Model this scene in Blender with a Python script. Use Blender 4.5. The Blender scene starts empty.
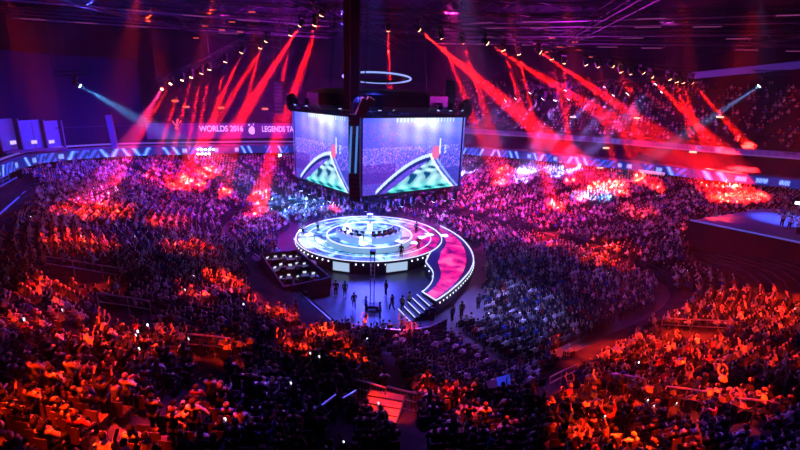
import bpy, bmesh, math, random
import numpy as np
from mathutils import Vector, Matrix, Quaternion
rnd = random.Random(7)
nr = np.random.RandomState(11)
scene = bpy.context.scene
COL = scene.collection
R = math.radians
# ------------------------------------------------------------------ camera
F = 450.0; PIT = R(16.5); ROL = R(1.8); CH = 20.0
fw = np.array([0, math.cos(PIT), -math.sin(PIT)])
r0 = np.array([1.0, 0, 0]); u0 = np.array([0, math.sin(PIT), math.cos(PIT)])
rt = math.cos(ROL)*r0 + math.sin(ROL)*u0
up = -math.sin(ROL)*r0 + math.cos(ROL)*u0
EYE = np.array([0, 0, CH])
def ray(x, y): return fw + rt*(x-400)/F - up*(y-225)/F
def at_z(x, y, z):
    d = ray(x, y); return Vector(d*(z-CH)/d[2] + EYE)
def at_Y(x, y, Y):
    d = ray(x, y); return Vector(d*Y/d[1] + EYE)
def proj(p):
    q = np.asarray(p, float) - EYE; z = q @ fw
    return 400 + F*(q@rt)/z, 225 - F*(q@up)/z
cam_d = bpy.data.cameras.new('camera'); cam = bpy.data.objects.new('camera', cam_d); COL.objects.link(cam)
cam_d.sensor_width = 36; cam_d.lens = 36*F/800; cam_d.clip_end = 500; cam_d.clip_start = .1
m = Matrix(((rt[0], up[0], -fw[0]), (rt[1], up[1], -fw[1]), (rt[2], up[2], -fw[2]))).to_4x4()
m.translation = Vector(EYE); cam.matrix_world = m
scene.camera = cam
scene.view_settings.view_transform = 'Standard'; scene.view_settings.look = 'None'
scene.view_settings.exposure = 0; scene.view_settings.gamma = 1
# ------------------------------------------------------------------ materials
MATS = {}
def mat(name, col=(.5, .5, .5), rough=.6, metal=0, emit=None, es=1, noise=None, spec=.5):
    if name in MATS: return MATS[name]
    m = bpy.data.materials.new(name); m.use_nodes = True; nt = m.node_tree; b = nt.nodes['Principled BSDF']
    b.inputs['Base Color'].default_value = (*col, 1); b.inputs['Roughness'].default_value = rough
    b.inputs['Metallic'].default_value = metal; b.inputs['Specular IOR Level'].default_value = spec
    if noise:
        n = nt.nodes.new('ShaderNodeTexNoise'); n.inputs['Scale'].default_value = noise[0]; n.inputs['Detail'].default_value = 4
        tc = nt.nodes.new('ShaderNodeTexCoord'); nt.links.new(tc.outputs['Object'], n.inputs['Vector'])
        r = nt.nodes.new('ShaderNodeValToRGB'); r.color_ramp.elements[0].position = .35; r.color_ramp.elements[1].position = .65
        r.color_ramp.elements[0].color = (*[c*(1-noise[1]) for c in col], 1); r.color_ramp.elements[1].color = (*[min(1, c*(1+noise[1])) for c in col], 1)
        nt.links.new(n.outputs['Fac'], r.inputs['Fac']); nt.links.new(r.outputs['Color'], b.inputs['Base Color'])
    if emit:
        b.inputs['Emission Color'].default_value = (*emit, 1); b.inputs['Emission Strength'].default_value = es
    MATS[name] = m; return m
def mat_attr(name, emission=False, strength=1.0, rough=.8):
    m = bpy.data.materials.new(name); m.use_nodes = True; nt = m.node_tree; b = nt.nodes['Principled BSDF']
    a = nt.nodes.new('ShaderNodeAttribute'); a.attribute_name = 'Col'; a.attribute_type = 'GEOMETRY'
    b.inputs['Roughness'].default_value = rough
    b.inputs['Specular IOR Level'].default_value = .08
    if emission:
        b.inputs['Base Color'].default_value = (.01, .01, .01, 1)
        nt.links.new(a.outputs['Color'], b.inputs['Emission Color']); b.inputs['Emission Strength'].default_value = strength
    else: nt.links.new(a.outputs['Color'], b.inputs['Base Color'])
    MATS[name] = m; return m
def mat_objcol(name, rough=.85):
    m = bpy.data.materials.new(name); m.use_nodes = True; nt = m.node_tree; b = nt.nodes['Principled BSDF']
    a = nt.nodes.new('ShaderNodeObjectInfo'); b.inputs['Roughness'].default_value = rough; b.inputs['Specular IOR Level'].default_value = .1
    nt.links.new(a.outputs['Color'], b.inputs['Base Color'])
    MATS[name] = m; return m
BLACK = mat('black_metal', (.02, .02, .025), .45, .6)
DARK = mat('dark_steel', (.06, .06, .07), .5, .7)
STEEL = mat('rail_steel', (.55, .55, .58), .35, .8)
CONC = mat('concrete_steps', (.035, .03, .04), .9, noise=(.8, .35), spec=.05)
FLOORM = mat('arena_floor', (.06, .06, .09), .35, noise=(.5, .25))
WALLM = mat('dark_wall', (.02, .018, .03), .8, noise=(.3, .3), spec=.05)
ROOFM = mat('roof_deck', (.03, .025, .04), .9, noise=(.15, .4), spec=.05)
BOARD = mat('board', (.05, .05, .06), .5)
SKIN = mat('skin', (.7, .48, .38), .6)
CLOTH = mat_objcol('cloth'); HAIRM = mat_objcol('hair_shade', .7)
SEATM = mat('seat_plastic', (.10, .06, .08), .5, spec=.05)
CROWDM = mat_attr('crowd_cloth'); PHONE = mat('phone_screen', (.01, .01, .01), .2, emit=(.75, .85, 1), es=3)
WHITEE = mat('white_edge_light', (.8, .8, .8), .4, emit=(.7, .75, 1), es=1.3)
def emis(name, c, s): return mat(name, (.02, .02, .02), .4, emit=c, es=s)
# ------------------------------------------------------------------ mesh helpers
class MB:
    def __init__(s): s.v = []; s.f = []
    def add(s, V, Fc):
        o = len(s.v); s.v.extend([tuple(p) for p in V]); s.f.extend([tuple(i+o for i in q) for q in Fc]); return s
    def box(s, c, d, rz=0, taper=1.0, rx=0):
        x, y, z = d[0]/2, d[1]/2, d[2]/2
        V = [(-x, -y, -z), (x, -y, -z), (x, y, -z), (-x, y, -z), (-x*taper, -y*taper, z), (x*taper, -y*taper, z), (x*taper, y*taper, z), (-x*taper, y*taper, z)]
        M = Matrix.Translation(c) @ Matrix.Rotation(rz, 4, 'Z') @ Matrix.Rotation(rx, 4, 'X')
        return s.add([M @ Vector(p) for p in V], [(0, 3, 2, 1), (4, 5, 6, 7), (0, 1, 5, 4), (1, 2, 6, 5), (2, 3, 7, 6), (3, 0, 4, 7)])
    def tube(s, pts, rad, n=6, closed=False, caps=True):
        pts = [Vector(p) for p in pts]; V = []; Fc = []; N = len(pts)
        rads = rad if isinstance(rad, (list, tuple)) else [rad]*N
        for i, p in enumerate(pts):
            t = (pts[(i+1) % N] - pts[i-1]) if closed else (pts[min(i+1, N-1)] - pts[max(i-1, 0)])
            t.normalize(); a = t.cross(Vector((0, 0, 1)))
            if a.length < 1e-3: a = t.cross(Vector((0, 1, 0)))
            a.normalize(); b = t.cross(a)
            for k in range(n):
                th = 2*math.pi*k/n; V.append(p + (a*math.cos(th) + b*math.sin(th))*rads[i])
        for i in range(N if closed else N-1):
            j = (i+1) % N
            for k in range(n): Fc.append((i*n+k, i*n+(k+1) % n, j*n+(k+1) % n, j*n+k))
        if caps and not closed: Fc.append(tuple(range(n-1, -1, -1))); Fc.append(tuple((N-1)*n+k for k in range(n)))
        return s.add(V, Fc)
    def lathe(s, prof, n=24, c=(0, 0, 0), M=None):
        V = []; Fc = []
        for r, z in prof:
            for k in range(n):
                a = 2*math.pi*k/n; V.append(Vector((r*math.cos(a), r*math.sin(a), z)))
        for i in range(len(prof)-1):
            for k in range(n): Fc.append((i*n+k, i*n+(k+1) % n, (i+1)*n+(k+1) % n, (i+1)*n+k))
        Fc.append(tuple(range(n-1, -1, -1))); Fc.append(tuple((len(prof)-1)*n+k for k in range(n)))
        if M is None: M = Matrix.Translation(c)
        return s.add([M @ p for p in V], Fc)
    def prism(s, poly, z0, z1):
        n = len(poly); V = [(p[0], p[1], z0) for p in poly]+[(p[0], p[1], z1) for p in poly]
        return s.add(V, [tuple(range(n-1, -1, -1)), tuple(range(n, 2*n))]+[(i, (i+1) % n, n+(i+1) % n, n+i) for i in range(n)])
    def ell(s, c, r, nu=10, nv=7):
        V = [(c[0], c[1], c[2]-r[2])]; Fc = []
        for j in range(1, nv):
            t = -math.pi/2+math.pi*j/nv
            for k in range(nu):
                a = 2*math.pi*k/nu; V.append((c[0]+r[0]*math.cos(t)*math.cos(a), c[1]+r[1]*math.cos(t)*math.sin(a), c[2]+r[2]*math.sin(t)))
        V.append((c[0], c[1], c[2]+r[2])); L = len(V)-1
        for k in range(nu):
            Fc.append((0, 1+(k+1) % nu, 1+k)); Fc.append((L, L-nu+k, L-nu+(k+1) % nu))
            for j in range(nv-2): Fc.append((1+j*nu+k, 1+j*nu+(k+1) % nu, 1+(j+1)*nu+(k+1) % nu, 1+(j+1)*nu+k))
        return s.add(V, Fc)
    def mesh(s, name, m=None, smooth=False):
        me = bpy.data.meshes.new(name); me.from_pydata(s.v, [], s.f); me.update()
        if m: me.materials.append(m)
        if smooth: me.shade_smooth()
        return me
    def build(s, name, m=None, parent=None, loc=None, smooth=False):
        return link(name, s.mesh(name, m, smooth), parent, loc)
def link(name, data, parent=None, loc=None, rz=0):
    o = bpy.data.objects.new(name, data); COL.objects.link(o)
    if parent: o.parent = parent
    if loc is not None: o.location = loc
    if rz: o.rotation_euler = (0, 0, rz)
    return o
def tag(o, label=None, cat=None, group=None, kind=None):
    if label: o['label'] = label
    if cat: o['category'] = cat
    if group: o['group'] = group
    if kind: o['kind'] = kind
    return o
def thing(name, label, cat, loc=(0, 0, 0), rz=0, group=None):
    return tag(link(name, None, None, loc, rz), label, cat, group)
def struct(name, mb, m): return tag(mb.build(name, m), kind='structure')
def copy_tree(o, parent=None):
    c = o.copy(); COL.objects.link(c); c.parent = parent
    for ch in KIDS.get(o.name, []): copy_tree(ch, c)
    return c
KIDS = {}
def learn(root):
    for o in list(bpy.data.objects):
        if o.parent is not None:
            L = KIDS.setdefault(o.parent.name, [])
            if o not in L: L.append(o)
def colour_mesh(me, cols):
    a = me.color_attributes.new('Col', 'FLOAT_COLOR', 'POINT')
    c = np.ones((len(me.vertices), 4), np.float32); c[:, :3] = cols; a.data.foreach_set('color', c.ravel())
ORD = 'zeroth first second third fourth fifth sixth seventh eighth ninth tenth eleventh twelfth thirteenth fourteenth fifteenth sixteenth seventeenth eighteenth nineteenth'.split()
TENS = {20: 'twent', 30: 'thirt', 40: 'fort', 50: 'fift', 60: 'sixt', 70: 'sevent', 80: 'eight', 90: 'ninet'}
def ordinal(n):
    if n < 20: return ORD[n]
    t = TENS[n//10*10]; return t+'ieth' if n % 10 == 0 else t+'y-'+ORD[n % 10]
# ------------------------------------------------------------------ bowl geometry
C = np.array([-4.0, 60.0])
def table(deg, tab):
    xs = np.array([t[0] for t in tab], float); ys = np.array([t[1] for t in tab], float)
    xs = np.concatenate([xs-360, xs, xs+360]); ys = np.concatenate([ys]*3)
    d = np.asarray(deg, float); acc = 0
    for off, w in ((-4, .2), (0, .6), (4, .2)): acc = acc + w*np.interp(d+off, xs, ys)
    return acc
RI = [(-175, 20), (-145, 17), (-128, 17.5), (-110, 19), (-97, 23), (-85, 30), (-75, 34), (-64, 34.3), (-50, 34), (-35, 36), (-21, 37), (-8, 30), (5, 25), (20, 20), (40, 17.5), (64, 16), (90, 17), (121, 19), (143, 21), (160, 24), (174, 22)]
RO = [(-175, 48), (-165, 54), (-150, 62), (-120, 66), (-90, 67), (-60, 68), (-30, 76), (-10, 73), (5, 68), (9, 66), (13, 58), (25, 52), (40, 46), (64, 42), (90, 38), (121, 37), (143, 43), (159, 52), (168, 55)]
ZT = [(-175, 6.2), (-165, 7), (-150, 12), (-120, 15.5), (-60, 15.5), (-30, 13), (-10, 9), (0, 6.6), (10, 6.2), (170, 6.2)]
def ri(a): return table(a, RI)
def ro(a): return table(a, RO)
def zt(a): return table(a, ZT)
ROW = .9
def pol(a, r, z=None):
    p = (C[0]+r*math.cos(R(a)), C[1]+r*math.sin(R(a)))
    return Vector(p) if z is None else Vector((*p, z))
def bowl_z(x, y):
    dx, dy = x-C[0], y-C[1]; a = math.degrees(math.atan2(dy, dx)); r = math.hypot(dx, dy)
    i, o_, t = float(ri(a)), float(ro(a)), float(zt(a))
    if r < i: return 0.0
    k = math.floor((min(r, o_)-i)/ROW); return 1+(t-1)*min(1, k*ROW/(o_-i))
def hit(px, py, lift=0):
    d = ray(px, py); d = d/np.linalg.norm(d); s = 6.0
    while s < 140:
        p = EYE+d*s
        if p[2] <= bowl_z(p[0], p[1])+lift: return Vector(p)
        s += .15
    return Vector(EYE+d*100)
A = np.arange(-180, 180, 1.5); NA = len(A)
ria, roa, zta = ri(A), ro(A), zt(A)
KM = int(max((roa-ria)/ROW))+2
V = []; ring = 0
for k in range(KM):
    rr = np.minimum(ria+ROW*k, roa); t = np.minimum(1, k*ROW/(roa-ria))
    za = np.zeros(NA) if k == 0 else 1+(zta-1)*np.minimum(1, (k-1)*ROW/(roa-ria))
    for z in (za, 1+(zta-1)*t):
        V.append(np.stack([C[0]+rr*np.cos(np.radians(A)), C[1]+rr*np.sin(np.radians(A)), z], 1))
V = np.concatenate(V); NR = KM*2; Fc = []
for j in range(NR-1):
    for i in range(NA):
        i2 = (i+1) % NA; Fc.append((j*NA+i, j*NA+i2, (j+1)*NA+i2, (j+1)*NA+i))
me = bpy.data.meshes.new('floor_stand'); me.from_pydata(V.tolist(), [], Fc); me.materials.append(CONC)
tag(link('floor_terraces', me), kind='structure')
b = MB(); b.prism([pol(a, float(ri(a))+.6) for a in range(-180, 180, 3)], -.3, 0); struct('floor', b, FLOORM)
def band(name, a0, a1, z0, z1, roff, th, m, colf=None, step=.5, nz=1, roff2=None):
    """curved wall panel standing on the outer edge of the bowl"""
    AA = np.arange(a0, a1+1e-6, step); n = len(AA); V = []; cols = []
    r = ro(AA)+roff; roff2 = roff if roff2 is None else roff2; r2 = ro(AA)+roff2
    for j in range(nz+1):
        t = j/nz; z = z0+(z1-z0)*t
        for i, a in enumerate(AA):
            rr = r[i]+(r2[i]-r[i])*t; V.append((C[0]+rr*math.cos(R(a)), C[1]+rr*math.sin(R(a)), z))
            if colf: cols.append(colf(a, t))
    Fc = [(j*n+i, j*n+i+1, (j+1)*n+i+1, (j+1)*n+i) for j in range(nz) for i in range(n-1)]
    nb = len(V)
    for z, rx in ((z0, r), (z1, r2)):
        for i, a in enumerate(AA): V.append((C[0]+(rx[i]+th)*math.cos(R(a)), C[1]+(rx[i]+th)*math.sin(R(a)), z)); cols.append((.01, .01, .01)) if colf else None
    top = nz*n
    for i in range(n-1):
        Fc += [(nb+i, nb+n+i, nb+n+i+1, nb+i+1), (i+1, i, nb+i, nb+i+1), (top+i, top+i+1, nb+n+i+1, nb+n+i)]
    Fc += [(0, top, nb+n, nb), (n-1, nb+n-1, nb+2*n-1, top+n-1)]
    me = bpy.data.meshes.new(name); me.from_pydata(V, [], Fc); me.materials.append(m)
    if colf: colour_mesh(me, np.array(cols))
    return link(name, me)
#SECTIONS
# ------------------------------------------------------------------ seats and spectators
def seat_spots():
    out = []
    for k in range(KM):
        A_ = -180.0
        while A_ < 180:
            i = float(np.interp(A_, A, ria)); r = i+ROW*k+.45
            if r+.3 < float(np.interp(A_, A, roa)):
                m_ = (A_+180+4) % 11.0
                if m_*R(1)*r > 1.3:
                    x, y = C[0]+r*math.cos(R(A_)), C[1]+r*math.sin(R(A_))
                    t = float(np.interp(A_, A, zta)); o_ = float(np.interp(A_, A, roa))
                    z = 1+(t-1)*min(1, k*ROW/(o_-i))
                    out.append((x, y, z, A_, k, 0))
            A_ += math.degrees(.56/r)
    # flat floor blocks around the stage
    for gx in np.arange(-34, 34, .62):
        for gy in np.arange(-36, 36, .95):
            x = C[0]+gx*.82-gy*.57; y = C[1]+gx*.57+gy*.82
            dx, dy = x-C[0], y-C[1]; r = math.hypot(dx, dy); a = math.degrees(math.atan2(dy, dx))
            if r > float(ri(a))-1.2 or r < 13.2: continue
            if min(abs(gx-7), abs(gx+7), abs(gy+14), abs(gy-20)) < .7: continue
            out.append((x, y, 0.0, a, -1, 0))
    return out
BLOCKED = [  # picture areas of the floor, the booth and the landings that hold no rows
    (298, 262, 446, 322), (246, 252, 335, 306), (440, 240, 486, 316), (410, 296, 448, 326), (52, 262, 112, 285),
    (368, 392, 394, 414), (330, 405, 352, 450), (486, 383, 506, 400)]
RAILS = [[(606, 392), (625, 395), (641, 399)], [(662, 408), (682, 411), (701, 415)], [(727, 422), (750, 425), (771, 428)], [(354, 398), (370, 402), (385, 407)], [(386, 405), (400, 409), (416, 413)], [(48, 272), (75, 276), (104, 281), (126, 284)], [(312, 440), (324, 432), (336, 421)], [(343, 425), (350, 420), (356, 415)], [(190, 356), (215, 358), (232, 360)], [(100, 312), (130, 316), (152, 320)], [(660, 332), (690, 334), (725, 336)], [(548, 392), (560, 385), (575, 378)]]
def in_block(px, py):
    for L_ in RAILS:
        for (ax_, ay_), (bx_, by_) in zip(L_, L_[1:]):
            if min(ax_, bx_)-4 < px < max(ax_, bx_)+4:
                yl = ay_+(by_-ay_)*(px-ax_)/(bx_-ax_)
                if yl-13 < py < yl+5: return True
    for x0, y0, x1, y1 in BLOCKED:
        if x0 < px < x1 and y0 < py < y1: return True
    if px > 540 and py > 285 and abs((px-545)*85+(py-375)*145)/168 < 9 and px < 690: return True
    if px < 40 and 175 < py < 190+ (38-px)*1.1: return True
    if px > 690 and py > 216+(px-690)*.17 and py < 262+(px-690)*.35: return True
    return False
SPOTS = []
for s_ in seat_spots():
    if s_[1] < 2: continue
    px, py = proj((s_[0], s_[1], s_[2]+.9))
    q = np.array(s_[:3])-EYE
    if q@fw < 6 or px < -60 or px > 860 or py > 500: continue
    if in_block(px, py): continue
    SPOTS.append((*s_[:5], px, py, float(np.linalg.norm(q))))
vis = [s for s in SPOTS if 3 < s[5] < 797 and s[6] < 444]
vis.sort(key=lambda s: s[7])
NEAR = vis[:300]; near_ids = set(id(s) for s in NEAR)
REST = [s for s in SPOTS if id(s) not in near_ids]
# simple far figure: seated (0) or standing with arms up (1)
def far_fig(kind):
    b = MB(); tags = []
    def part(tg, fn):
        n0 = len(b.v); fn(); tags.extend([tg]*(len(b.v)-n0))
    dz = 0 if kind == 0 else .38
    part(0, lambda: b.tube([(0, 0, .45+dz), (0, .0, .75+dz), (0, .02, 1.02+dz)], [.17, .2, .1], 6))
    part(1, lambda: b.ell((0, .05, 1.2+dz), (.085, .1, .12), 6, 4))
    part(2, lambda: b.ell((0, .0, 1.23+dz), (.1, .1, .12), 6, 4))
    if kind == 0:
        part(3, lambda: (b.tube([(-.1, 0, .5), (-.12, .45, .5), (-.12, .47, .05)], .075, 4), b.tube([(.1, 0, .5), (.12, .45, .5), (.12, .47, .05)], .075, 4)))
        part(0, lambda: (b.tube([(-.2, 0, .98), (-.27, .1, .72), (-.1, .32, .68)], .05, 4), b.tube([(.2, 0, .98), (.27, .1, .72), (.1, .32, .68)], .05, 4)))
    else:
        part(3, lambda: (b.tube([(-.09, 0, .9), (-.1, 0, .02)], [.09, .06], 4), b.tube([(.09, 0, .9), (.1, 0, .02)], [.09, .06], 4)))
        part(1, lambda: (b.tube([(-.2, 0, 1.36), (-.28, .14, 1.6), (-.2, .2, 1.86)], .045, 4), b.tube([(.2, 0, 1.36), (.28, .14, 1.6), (.14, .25, 1.8)], .045, 4)))
    return np.array(b.v), b.f, np.array(tags)
FIGS = [far_fig(0), far_fig(1)]
SHIRTS = [((.03, .03, .035), 'black'), ((.10, .10, .11), 'charcoal'), ((.38, .38, .4), 'grey'), ((.9, .9, .9), 'white'), ((.7, .65, .6), 'pale'), ((.45, .06, .06), 'dark red'), ((.06, .10, .4), 'navy')]
SW = [.32, .22, .13, .12, .08, .06, .07]
def mass(name, spots, m):
    Vs, Fs, Cs = [], [], []; off = 0
    for kind in (0, 1):
        tv, tf, tt = FIGS[kind]; sel = [s for s in spots if (s[8] if len(s) > 8 else 0) == kind]
        for s in sel:
            a = R(s[3]+90)+nr.uniform(-.3, .3); ca, sa = math.cos(a), math.sin(a); sc = nr.uniform(.9, 1.08)
            v = tv*sc; jx, jy = nr.uniform(-.06, .06, 2)
            w = np.stack([v[:, 0]*ca-v[:, 1]*sa+s[0]+jx, v[:, 0]*sa+v[:, 1]*ca+s[1]+jy, v[:, 2]+s[2]], 1)
            sh = SHIRTS[nr.choice(7, p=SW)][0]; hair = (.03, .02, .02) if nr.rand() < .75 else (.35, .22, .1)
            pal = np.array([sh, (.7, .5, .4), hair, (.03, .035, .06)]); Vs.append(w); Cs.append(pal[tt])
            Fs.extend([[i+off for i in f] for f in tf]); off += len(w)
    me = bpy.data.meshes.new(name); me.from_pydata(np.concatenate(Vs).tolist(), [], Fs); me.materials.append(m)
    colour_mesh(me, np.concatenate(Cs)); return link(name, me)
rest2 = []
for s in REST: 
    if nr.rand() < .06: continue
    rest2.append((*s, 1 if nr.rand() < .10 else 0))
tag(mass('spectator_crowd', rest2, CROWDM), 'dense audience filling the stands and floor around the round stage', 'crowd', kind='stuff')
b = MB()
for s in REST:
    if s[7] > 75: continue
    a = R(s[3]+90); px, py = s[0]-math.sin(a)*-.0, s[1]
    ox, oy = math.sin(a)*.28, -math.cos(a)*.28
    b.box(Vector((s[0]+ox, s[1]+oy, s[2]+.62)), (.48, .06, .5), a)
tag(b.build('seat_rows', SEATM), 'rows of folding seats under the audience on the stands and floor', 'seating', kind='stuff')
# ------------------------------------------------------------------ detailed people
def skin_mesh(name, joints, edges, root, levels=1, extra=None, m=None):
    """one continuous surface grown round a skeleton of joints (x, y, z, radius)"""
    me = bpy.data.meshes.new(name+'_skeleton'); keys = list(joints); idx = {k: i for i, k in enumerate(keys)}
    me.from_pydata([joints[k][:3] for k in keys], [(idx[a], idx[b_]) for a, b_ in edges], [])
    o = bpy.data.objects.new(name+'_skeleton', me); COL.objects.link(o)
    md = o.modifiers.new('s', 'SKIN'); md.use_smooth_shade = True
    for k in keys:
        sv = me.skin_vertices[0].data[idx[k]]; r = joints[k][3]; sv.radius = (r, r) if len(joints[k]) < 5 else (r, joints[k][4]); sv.use_root = (k == root)
    ss = o.modifiers.new('u', 'SUBSURF'); ss.levels = levels; ss.render_levels = levels
    dg = bpy.context.evaluated_depsgraph_get(); ev = o.evaluated_get(dg); src = ev.to_mesh()
    V = [v.co.copy() for v in src.vertices]; Fc = [tuple(p.vertices) for p in src.polygons]; ev.to_mesh_clear()
    bpy.data.objects.remove(o); bpy.data.meshes.remove(me)
    b = MB(); b.add(V, Fc)
    if extra: extra(b)
    return b.mesh(name, m or SKIN, True)
def pose(P):
    """P: dict with pelvis, chest, and hand / foot targets; returns body, top, trousers, hair meshes"""
    pe, ch = Vector(P['pelvis']), Vector(P['chest']); up_ = (ch-pe).normalized()
    nk = ch+up_*.20; hd = nk+Vector(P.get('head', (0, .03, .11)))
    J = {'pelvis': (*pe, .13, .11), 'waist': (*(pe+(ch-pe)*.45), .115, .1), 'chest': (*ch, .15, .12), 'shoulders': (*(ch+up_*.12), .12, .09), 'neck': (*nk, .055), 'jaw': (*(nk+(hd-nk)*.55+Vector((0, .02, 0))), .07), 'head': (*hd, .09), 'crown': (*(hd+Vector((0, -.01, .075))), .07)}
    E_ = [('pelvis', 'waist'), ('waist', 'chest'), ('chest', 'shoulders'), ('shoulders', 'neck'), ('neck', 'jaw'), ('jaw', 'head'), ('head', 'crown')]
    hands = []
    for s, nm in ((-1, 'l'), (1, 'r')):
        sh = ch+up_*.12+Vector((s*.185, 0, 0)); el = Vector(P['elbow_'+nm]); ha = Vector(P['hand_'+nm]); hp = pe+Vector((s*.09, .02, -.04)); kn = Vector(P['knee_'+nm]); ft = Vector(P['foot_'+nm])
        J['sh'+nm] = (*sh, .06); J['el'+nm] = (*el, .043); J['wr'+nm] = (*ha, .028); d = (ha-el).normalized(); J['palm'+nm] = (*(ha+d*.07), .038, .022)
        J['hp'+nm] = (*hp, .095); J['kn'+nm] = (*kn, .06); J['an'+nm] = (*ft, .042); J['toe'+nm] = (*(ft+Vector((0, .16, -.03))), .04)
        E_ += [('shoulders', 'sh'+nm), ('sh'+nm, 'el'+nm), ('el'+nm, 'wr'+nm), ('wr'+nm, 'palm'+nm), ('pelvis', 'hp'+nm), ('hp'+nm, 'kn'+nm), ('kn'+nm, 'an'+nm), ('an'+nm, 'toe'+nm)]
        hands.append((s, ha+d*.07, d))
    def extra(b):
        for s, p, d in hands:
            a = d.cross(Vector((0, 1, .3))); a = a.normalized() if a.length > .01 else Vector((1, 0, 0)); n_ = d.cross(a).normalized()
            for q, L in zip((-1.5, -.5, .5, 1.5), (.068, .078, .074, .058)):
                o = p+a*q*.018; b.tube([o, o+d*(L*.6)+d*.02, o+d*(L+.015)+n_*.02], [.009, .0085, .007], 5)
            o = p-a*s*.025-d*.03; b.tube([o, o-a*s*.035+d*.03, o-a*s*.04+d*.06], [.011, .01, .008], 5)
        f = hd+Vector((0, .085, -.01)); b.ell(f+Vector((0, .018, -.012)), (.014, .02, .02), 6, 4)
        for s in (-1, 1): b.ell(f+Vector((s*.032, -.004, .018)), (.012, .01, .008), 6, 4); b.ell(hd+Vector((s*.09, -.005, -.01)), (.012, .022, .032), 6, 5)
        b.ell(f+Vector((0, -.002, -.048)), (.025, .01, .008), 6, 4)
    body = skin_mesh('person', J, E_, 'pelvis', 1, extra)
    g = lambda k, r, r2=None: (*J[k][:3], J[k][3]+r) if r2 is None and len(J[k]) < 5 else (*J[k][:3], J[k][3]+r, (J[k][4] if len(J[k]) > 4 else J[k][3])+r)
    TJ = {k: g(k, .022) for k in ('pelvis', 'waist', 'chest', 'shoulders', 'shl', 'shr', 'ell', 'elr')}
    TJ['neckb'] = (*(nk-up_*.05), .075)
    for nm in 'lr':
        e, w_ = Vector(J['el'+nm][:3]), Vector(J['wr'+nm][:3]); TJ['cuff'+nm] = (*(e+(w_-e)*P.get('sleeve', .5)), .05)
    top = skin_mesh('top', TJ, [('pelvis', 'waist'), ('waist', 'chest'), ('chest', 'shoulders'), ('shoulders', 'neckb'), ('shoulders', 'shl'), ('shoulders', 'shr'), ('shl', 'ell'), ('shr', 'elr'), ('ell', 'cuffl'), ('elr', 'cuffr')], 'pelvis', 1, None, CLOTH)
    LJ = {k: g(k, .018) for k in ('pelvis', 'hpl', 'hpr', 'knl', 'knr', 'anl', 'anr')}
    trs = skin_mesh('trousers', LJ, [('pelvis', 'hpl'), ('pelvis', 'hpr'), ('hpl', 'knl'), ('hpr', 'knr'), ('knl', 'anl'), ('knr', 'anr')], 'pelvis', 1, None, CLOTH)
    b = MB(); b.ell(hd+Vector((0, -.022, .032)), (.108, .108, .112), 12, 8); short = b.mesh('hair', HAIRM, True)
    b = MB(); b.ell(hd+Vector((0, -.025, .03)), (.112, .11, .115), 12, 8); b.tube([hd+Vector((0, -.05, .06)), hd+Vector((0, -.09, -.08)), hd+Vector((0, -.10, -.24))], [.09, .105, .05], 10); long_ = b.mesh('hair', HAIRM, True)
    return body, top, trs, short, long_
SIT = dict(pelvis=(0, 0, .54), chest=(0, -.04, .88), knee_l=(-.13, .44, .52), knee_r=(.13, .44, .52), foot_l=(-.13, .46, .09), foot_r=(.13, .46, .09))
STA = dict(pelvis=(0, 0, .96), chest=(0, .0, 1.30), knee_l=(-.10, .03, .5), knee_r=(.10, .03, .5), foot_l=(-.12, -.03, .09), foot_r=(.12, .02, .09))
def with_(base, **k): d = dict(base); d.update(k); return d
POSES = {
 'seated with hands in lap': with_(SIT, elbow_l=(-.30, .02, .74), elbow_r=(.30, .02, .74), hand_l=(-.12, .24, .66), hand_r=(.12, .24, .66)),
 'seated leaning forward': with_(SIT, chest=(0, .12, .86), head=(0, .07, .09), elbow_l=(-.24, .32, .66), elbow_r=(.24, .32, .66), hand_l=(-.06, .50, .72), hand_r=(.06, .50, .72)),
 'seated holding up one arm': with_(SIT, elbow_l=(-.30, .02, .74), hand_l=(-.12, .24, .66), elbow_r=(.32, .12, 1.18), hand_r=(.26, .22, 1.42)),
 'standing with both arms raised': with_(STA, elbow_l=(-.34, .10, 1.60), elbow_r=(.34, .10, 1.60), hand_l=(-.28, .18, 1.86), hand_r=(.28, .18, 1.86)),
 'standing with hands together': with_(STA, elbow_l=(-.29, .06, 1.16), elbow_r=(.29, .06, 1.16), hand_l=(-.06, .28, 1.24), hand_r=(.06, .28, 1.24)),
 'standing with arms at the sides': with_(STA, elbow_l=(-.27, -.02, 1.14), elbow_r=(.27, -.02, 1.14), hand_l=(-.27, .06, .90), hand_r=(.27, .06, .90)),
 'seated with hands on the desk': with_(SIT, chest=(0, .05, .88), elbow_l=(-.27, .18, .76), elbow_r=(.27, .18, .76), hand_l=(-.14, .40, .80), hand_r=(.14, .40, .80), sleeve=.8),
 'walking': with_(STA, knee_l=(-.10, .20, .52), foot_l=(-.1, .22, .09), knee_r=(.10, -.02, .5), foot_r=(.1, -.3, .12), elbow_l=(-.27, -.12, 1.14), elbow_r=(.27, .06, 1.14), hand_l=(-.26, -.12, .90), hand_r=(.25, .24, 1.0)),
}
PM = {k: pose(v) for k, v in POSES.items()}
HAIRC = [((.02, .015, .015), 'dark hair', .62), ((.12, .06, .03), 'brown hair', .22), ((.5, .36, .15), 'fair hair', .16)]
def person(loc, rz, ps, shirt, label, cat='person', group=None, hair=None, long_=False, legs=(.03, .035, .06), scale=1.0, name='spectator'):
    body, top, trs, hs, hl = PM[ps]
    o = link(name, body, None, loc, rz); o.scale = (scale,)*3; tag(o, label, cat, group)
    t = link('top', top, o); t.color = (*shirt, 1); t = link('trousers', trs, o); t.color = (*legs, 1)
    h = link('hair', hl if long_ else hs, o); h.color = (*(hair or (.02, .015, .015)), 1)
    return o
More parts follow.
